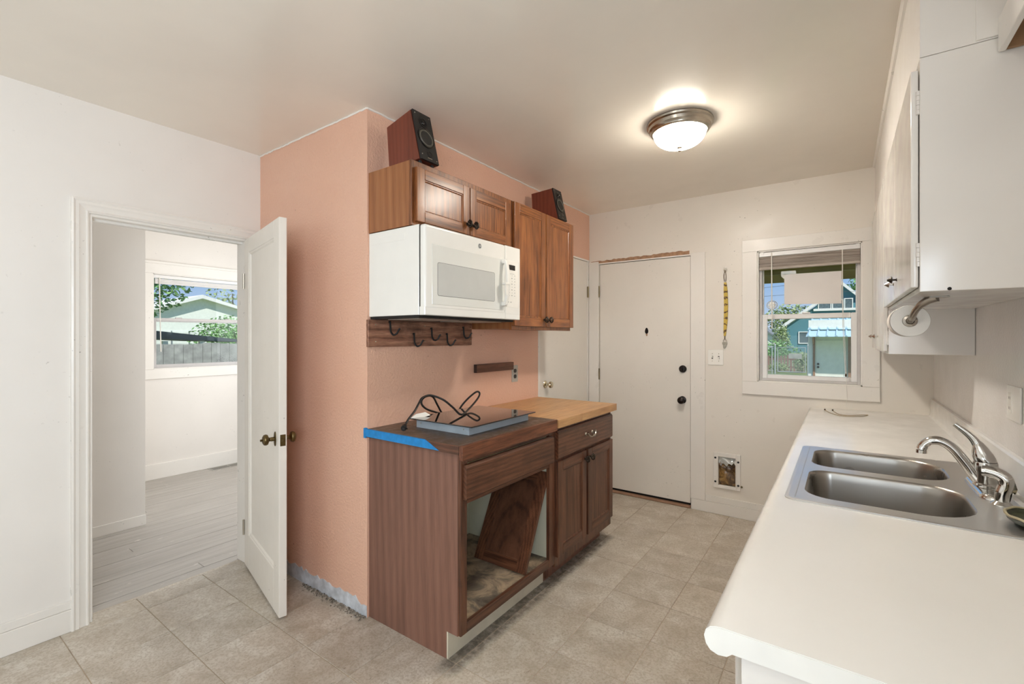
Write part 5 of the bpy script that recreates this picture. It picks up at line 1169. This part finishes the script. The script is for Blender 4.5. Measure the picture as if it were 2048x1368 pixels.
th = root('teal_house', (-1, 61, GZ), 'teal gabled house with white barge boards beyond the yard', 'house')
part('gable_wall', MB().prism([(-2.3, 4.0), (-2.3, 6.55), (-1.04, 7.95), (3.5, 3.45), (3.5, GZ), (-2.3, GZ)], 'y', 60.4, 66), M['teal'], th, smooth=False)
part('lower_wall', MB().prism([(-5.1, GZ), (-5.1, 2.7), (-2.1, 5.05), (3.4, 5.05), (3.4, GZ)], 'y', 60.0, 65), M['teal'], th, smooth=False)
def barge(p, q, y, w=0.26):
    d = Vector((q[0] - p[0], 0, q[1] - p[1])); n = Vector((-d.z, 0, d.x)).normalized() * w
    return MB().prism([(p[0], p[1]), (q[0], q[1]), (q[0] + n.x, q[1] + n.z), (p[0] + n.x, p[1] + n.z)], 'y', y, y + 0.4)
part('barge_board', barge((-0.98, 7.85), (3.8, 3.1), 59.9), M['extwhite'], th, smooth=False)
part('barge_board', barge((-5.95, 2.12), (-2.05, 5.15), 59.6, 0.30), M['extwhite'], th, smooth=False)
part('band_board', MB().box(-2.6, 3.4, 59.85, 60.0, 4.28, 4.52), M['extwhite'], th)
def fwin(x0, x1, z0, z1, y, mull=0):
    w = part('window', ring_box(MB(), x0, x1, z0, z1, 0.09, y - 0.1, y - 0.01, 0.0), M['extwhite'], th, smooth=False)
    part('pane', MB().box(x0 + 0.09, x1 - 0.09, y - 0.05, y - 0.03, z0 + 0.09, z1 - 0.09), M['winglass'], w, smooth=False)
fwin(0.10, 0.86, 4.4, 5.55, 60.0); fwin(-2.2, -1.0, 4.45, 5.35, 60.0); fwin(-0.95, 0.05, 4.45, 5.45, 60.0); fwin(-4.0, -3.0, 0.75, 2.08, 60.0); 
ph_ = root('pale_house', (-9.3, 62, GZ), 'small pale house far behind the chain link gate', 'house')
part('house_wall', MB().prism([(-11.5, GZ), (-11.5, 2.0), (-9.0, 3.4), (-6.6, 1.6), (-6.6, GZ)], 'y', 62, 66), M['palehouse'], ph_, smooth=False)
part('roof', MB().prism([(-11.9, 1.9), (-9.0, 3.65), (-6.3, 1.5), (-6.3, 1.35), (-9.0, 3.4), (-11.9, 1.7)], 'y', 61.6, 66.4), M['roofgrey'], ph_, smooth=False)
gt = root('chain_link_gate', (-1.9, 24, GZ), 'galvanised chain link gate between two posts beside the shed', 'gate')
def gpipe(pts, r=0.022): return MB().tube(pts, r, 8, 1)
part('gate_frame', gpipe([(-2.40, 24, -0.14), (-2.40, 24, 0.94), (-1.34, 24, 0.95), (-1.34, 24, -0.14), (-2.40, 24, -0.14)]), M['galvpost'], gt)
wm = MB()
for i in range(30):
    for s_ in (1, -1):
        xa = -2.40 - 1.08 + i * 0.072 if s_ > 0 else -2.40 + i * 0.072
        xb = xa + s_ * 1.08
        pa, pb = (xa, -0.13), (xb, 0.95)
        def clipx(pa, pb):
            (x0_, z0_), (x1_, z1_) = pa, pb
            t0, t1 = 0.0, 1.0
            for lo, sg in ((-2.40, 1), (-1.34, -1)):
                a = sg * (x0_ - lo); b = sg * (x1_ - lo)
                if a < 0 and b < 0: return None
                if a < 0: t0 = max(t0, a / (a - b))
                if b < 0: t1 = min(t1, a / (a - b))
            if t1 - t0 < 0.02: return None
            return [(x0_ + (x1_ - x0_) * t, 24, z0_ + (z1_ - z0_) * t) for t in (t0, t1)]
        seg_ = clipx(pa, pb)
        if seg_: wm.tube(seg_, 0.0035, 4, 1)
part('wire_mesh', wm, M['galvpost'], gt, kind='stuff')
for px in (-2.50, -1.25): part('gate_post', MB().cyl((px, 24, GZ), (px, 24, 1.06), 0.034, seg=12).ell((px, 24, 1.06), 0.04, 0.04, 0.03, 10, 6), M['galvpost'], gt)
part('gate_latch', MB().tube([(-2.0, 24, 0.95), (-1.96, 24, 1.0), (-1.8, 24, 1.0), (-1.76, 24, 0.95)], 0.012, 6, 2), M['galvpost'], gt)
part('sign_plate', MB().box(-1.97, -1.47, 23.96, 23.975, 0.45, 0.68), M['greyboard'], gt)
fn = root('chain_link_fence', (-3.3, 24, GZ), 'short run of chain link fence left of the gate', 'fence')
part('top_rail', gpipe([(-4.3, 24, 0.98), (-2.56, 24, 0.98)]), M['galvpost'], fn); part('bottom_rail', gpipe([(-4.3, 24, -0.1), (-2.56, 24, -0.1)], 0.015), M['galvpost'], fn)
part('end_post', gpipe([(-2.62, 24, GZ), (-2.62, 24, 1.0)]), M['galvpost'], fn); part('end_post', gpipe([(-4.3, 24, GZ), (-4.3, 24, 1.0)]), M['galvpost'], fn)
pk = root('picket_fence', (-2.5, 26, GZ), 'weathered reddish picket fence behind the chain link gate', 'fence')
pmh = MB().prism([(-0.045, GZ), (0.045, GZ), (0.045, 0.47), (0.0, 0.55), (-0.045, 0.47)], 'y', -0.01, 0.01).mesh('picket', smooth=False); pmh.materials.append(M['picket'])
for i in range(22): shared('picket', pmh, (-4.2 + i * 0.135, 26, random.uniform(-0.03, 0.03)), pk)
part('fence_rail', MB().box(-4.3, -1.3, 26.011, 26.04, 0.30, 0.37).box(-4.3, -1.3, 26.011, 26.04, -0.08, 0.0), M['picket'], pk)
tree('shrub', 'pale flowering shrub right of the chain link gate', (-1.55, 25.2, 0.25), (0.35, 0.4, 0.5), 700, 0.05, M['leaf2'], trad=0.02)
tree('shrub', 'low green shrub under the gate sign', (-2.5, 25.3, -0.02), (0.45, 0.3, 0.22), 500, 0.05, M['leaf2'], trad=0.02)
tree('shrub', 'dark hedge shrub above the picket fence', (-3.0, 28, 0.55), (1.3, 0.6, 0.75), 1600, 0.07, M['leaf'], trad=0.03)
tree('tree', 'leafy tree left of the teal house gable', (-5.6, 72, 3.6), (3.4, 2.5, 2.4), 1800, 0.22, M['leaf2'])
tree('tree', 'round tree at the edge of the sky behind the gate', (-11.2, 70, 3.2), (2.6, 2.2, 2.2), 1200, 0.22, M['leaf2'])
tree('tree', 'tall tree rising behind the right slope of the teal house', (4.5, 74, 7.5), (4.5, 3, 4.0), 2400, 0.26, M['leaf'])
tree('shrub', 'vine covered bush at the corner of the teal house', (-5.3, 56, 1.3), (0.9, 0.7, 1.6), 1000, 0.12, M['leaf2'], trad=0.03)
wr = root('overhead_wires', (-6, 40, 5), 'two overhead wires crossing the sky', 'wires')
part('wire', MB().tube([(-14, 40, 4.9), (-5, 40, 5.2), (4, 40, 5.8)], 0.012, 5, 4), M['wire'], wr); part('wire', MB().tube([(-14, 40, 4.0), (-5, 40, 4.55), (4, 40, 4.6)], 0.012, 5, 4), M['wire'], wr)
for px in (-14, 4): part('utility_pole', MB().cyl((px, 40, GZ), (px, 40, 6.2), 0.12, 0.09, 10), M['bark'], wr)

# seen through the next room's window
bf_ = root('board_fence', (-9, 3, GZ), 'weathered grey board fence outside the next room window', 'fence')
y = 0.6
while y < 6.2:
    w = random.uniform(0.13, 0.15); h = 1.283 + random.uniform(-0.02, 0.008)
    part('board', MB().box(-9.02, -9.0, y, y + w - 0.006, GZ, h), M['greyboard'], bf_, smooth=False); y += w
part('fence_rail', MB().box(-9.06, -9.021, 0.6, 6.2, 0.9, 0.98), M['greyboard'], bf_)
cp_ = root('carport', (-13, 4, GZ), 'low carport with a dark sloping roof behind the board fence', 'carport')
part('carport_roof', MB().rings([[(-12.6, 2.4, 1.70), (-12.6, 5.9, 1.30), (-12.6, 5.9, 1.26), (-12.6, 2.4, 1.42)], [(-15.5, 2.4, 1.70), (-15.5, 5.9, 1.30), (-15.5, 5.9, 1.26), (-15.5, 2.4, 1.42)]]), M['darkroof'], cp_, smooth=False)
for y in (3.0, 4.0, 4.75, 5.6): part('post', MB().box(-12.75, -12.65, y, y + 0.10, GZ, 1.30), M['extwhite'], cp_)
h2 = root('pale_green_house', (-25, 9, GZ), 'pale green sided house with a broad gable behind the carport', 'house')
part('gable_wall', MB().prism([(4.5, GZ), (4.5, 1.6), (9.4, 3.25), (13.5, 2.1), (13.5, GZ)], 'x', -25, -31), M['palehouse'], h2, smooth=False)
part('roof', MB().prism([(4.0, 1.55), (9.4, 3.42), (14, 2.1), (14, 2.0), (9.4, 3.25), (4.0, 1.40)], 'x', -24.7, -31.3), M['extwhite'], h2, smooth=False)
for i in range(16): part('siding_course', MB().box(-24.995, -24.97, 4.6, 13.4, GZ + 0.1 + i * 0.115, GZ + 0.207 + i * 0.115), M['palehouse'], h2, smooth=False)
for y in (8.2, 8.9): part('downpipe', MB().box(-24.97, -24.93, y, y + 0.03, GZ, 1.7), M['roofgrey'], h2)
tree('tree', 'leafy tree branch hanging at the left of the next room window', (-11.2, 2.98, 2.72), (0.95, 1.15, 0.98), 3800, 0.056, M['leaf'])
tree('tree', 'round green bush tree above the fence at the edge of the next room window', (-17, 7.4, 1.3), (1.3, 1.3, 0.85), 3200, 0.06, M['leaf'])
tree('tree', 'sparse distant tree against the sky in the next room window', (-42, 18.2, 4.2), (2.2, 2.6, 3.0), 520, 0.2, M['leaf2'])
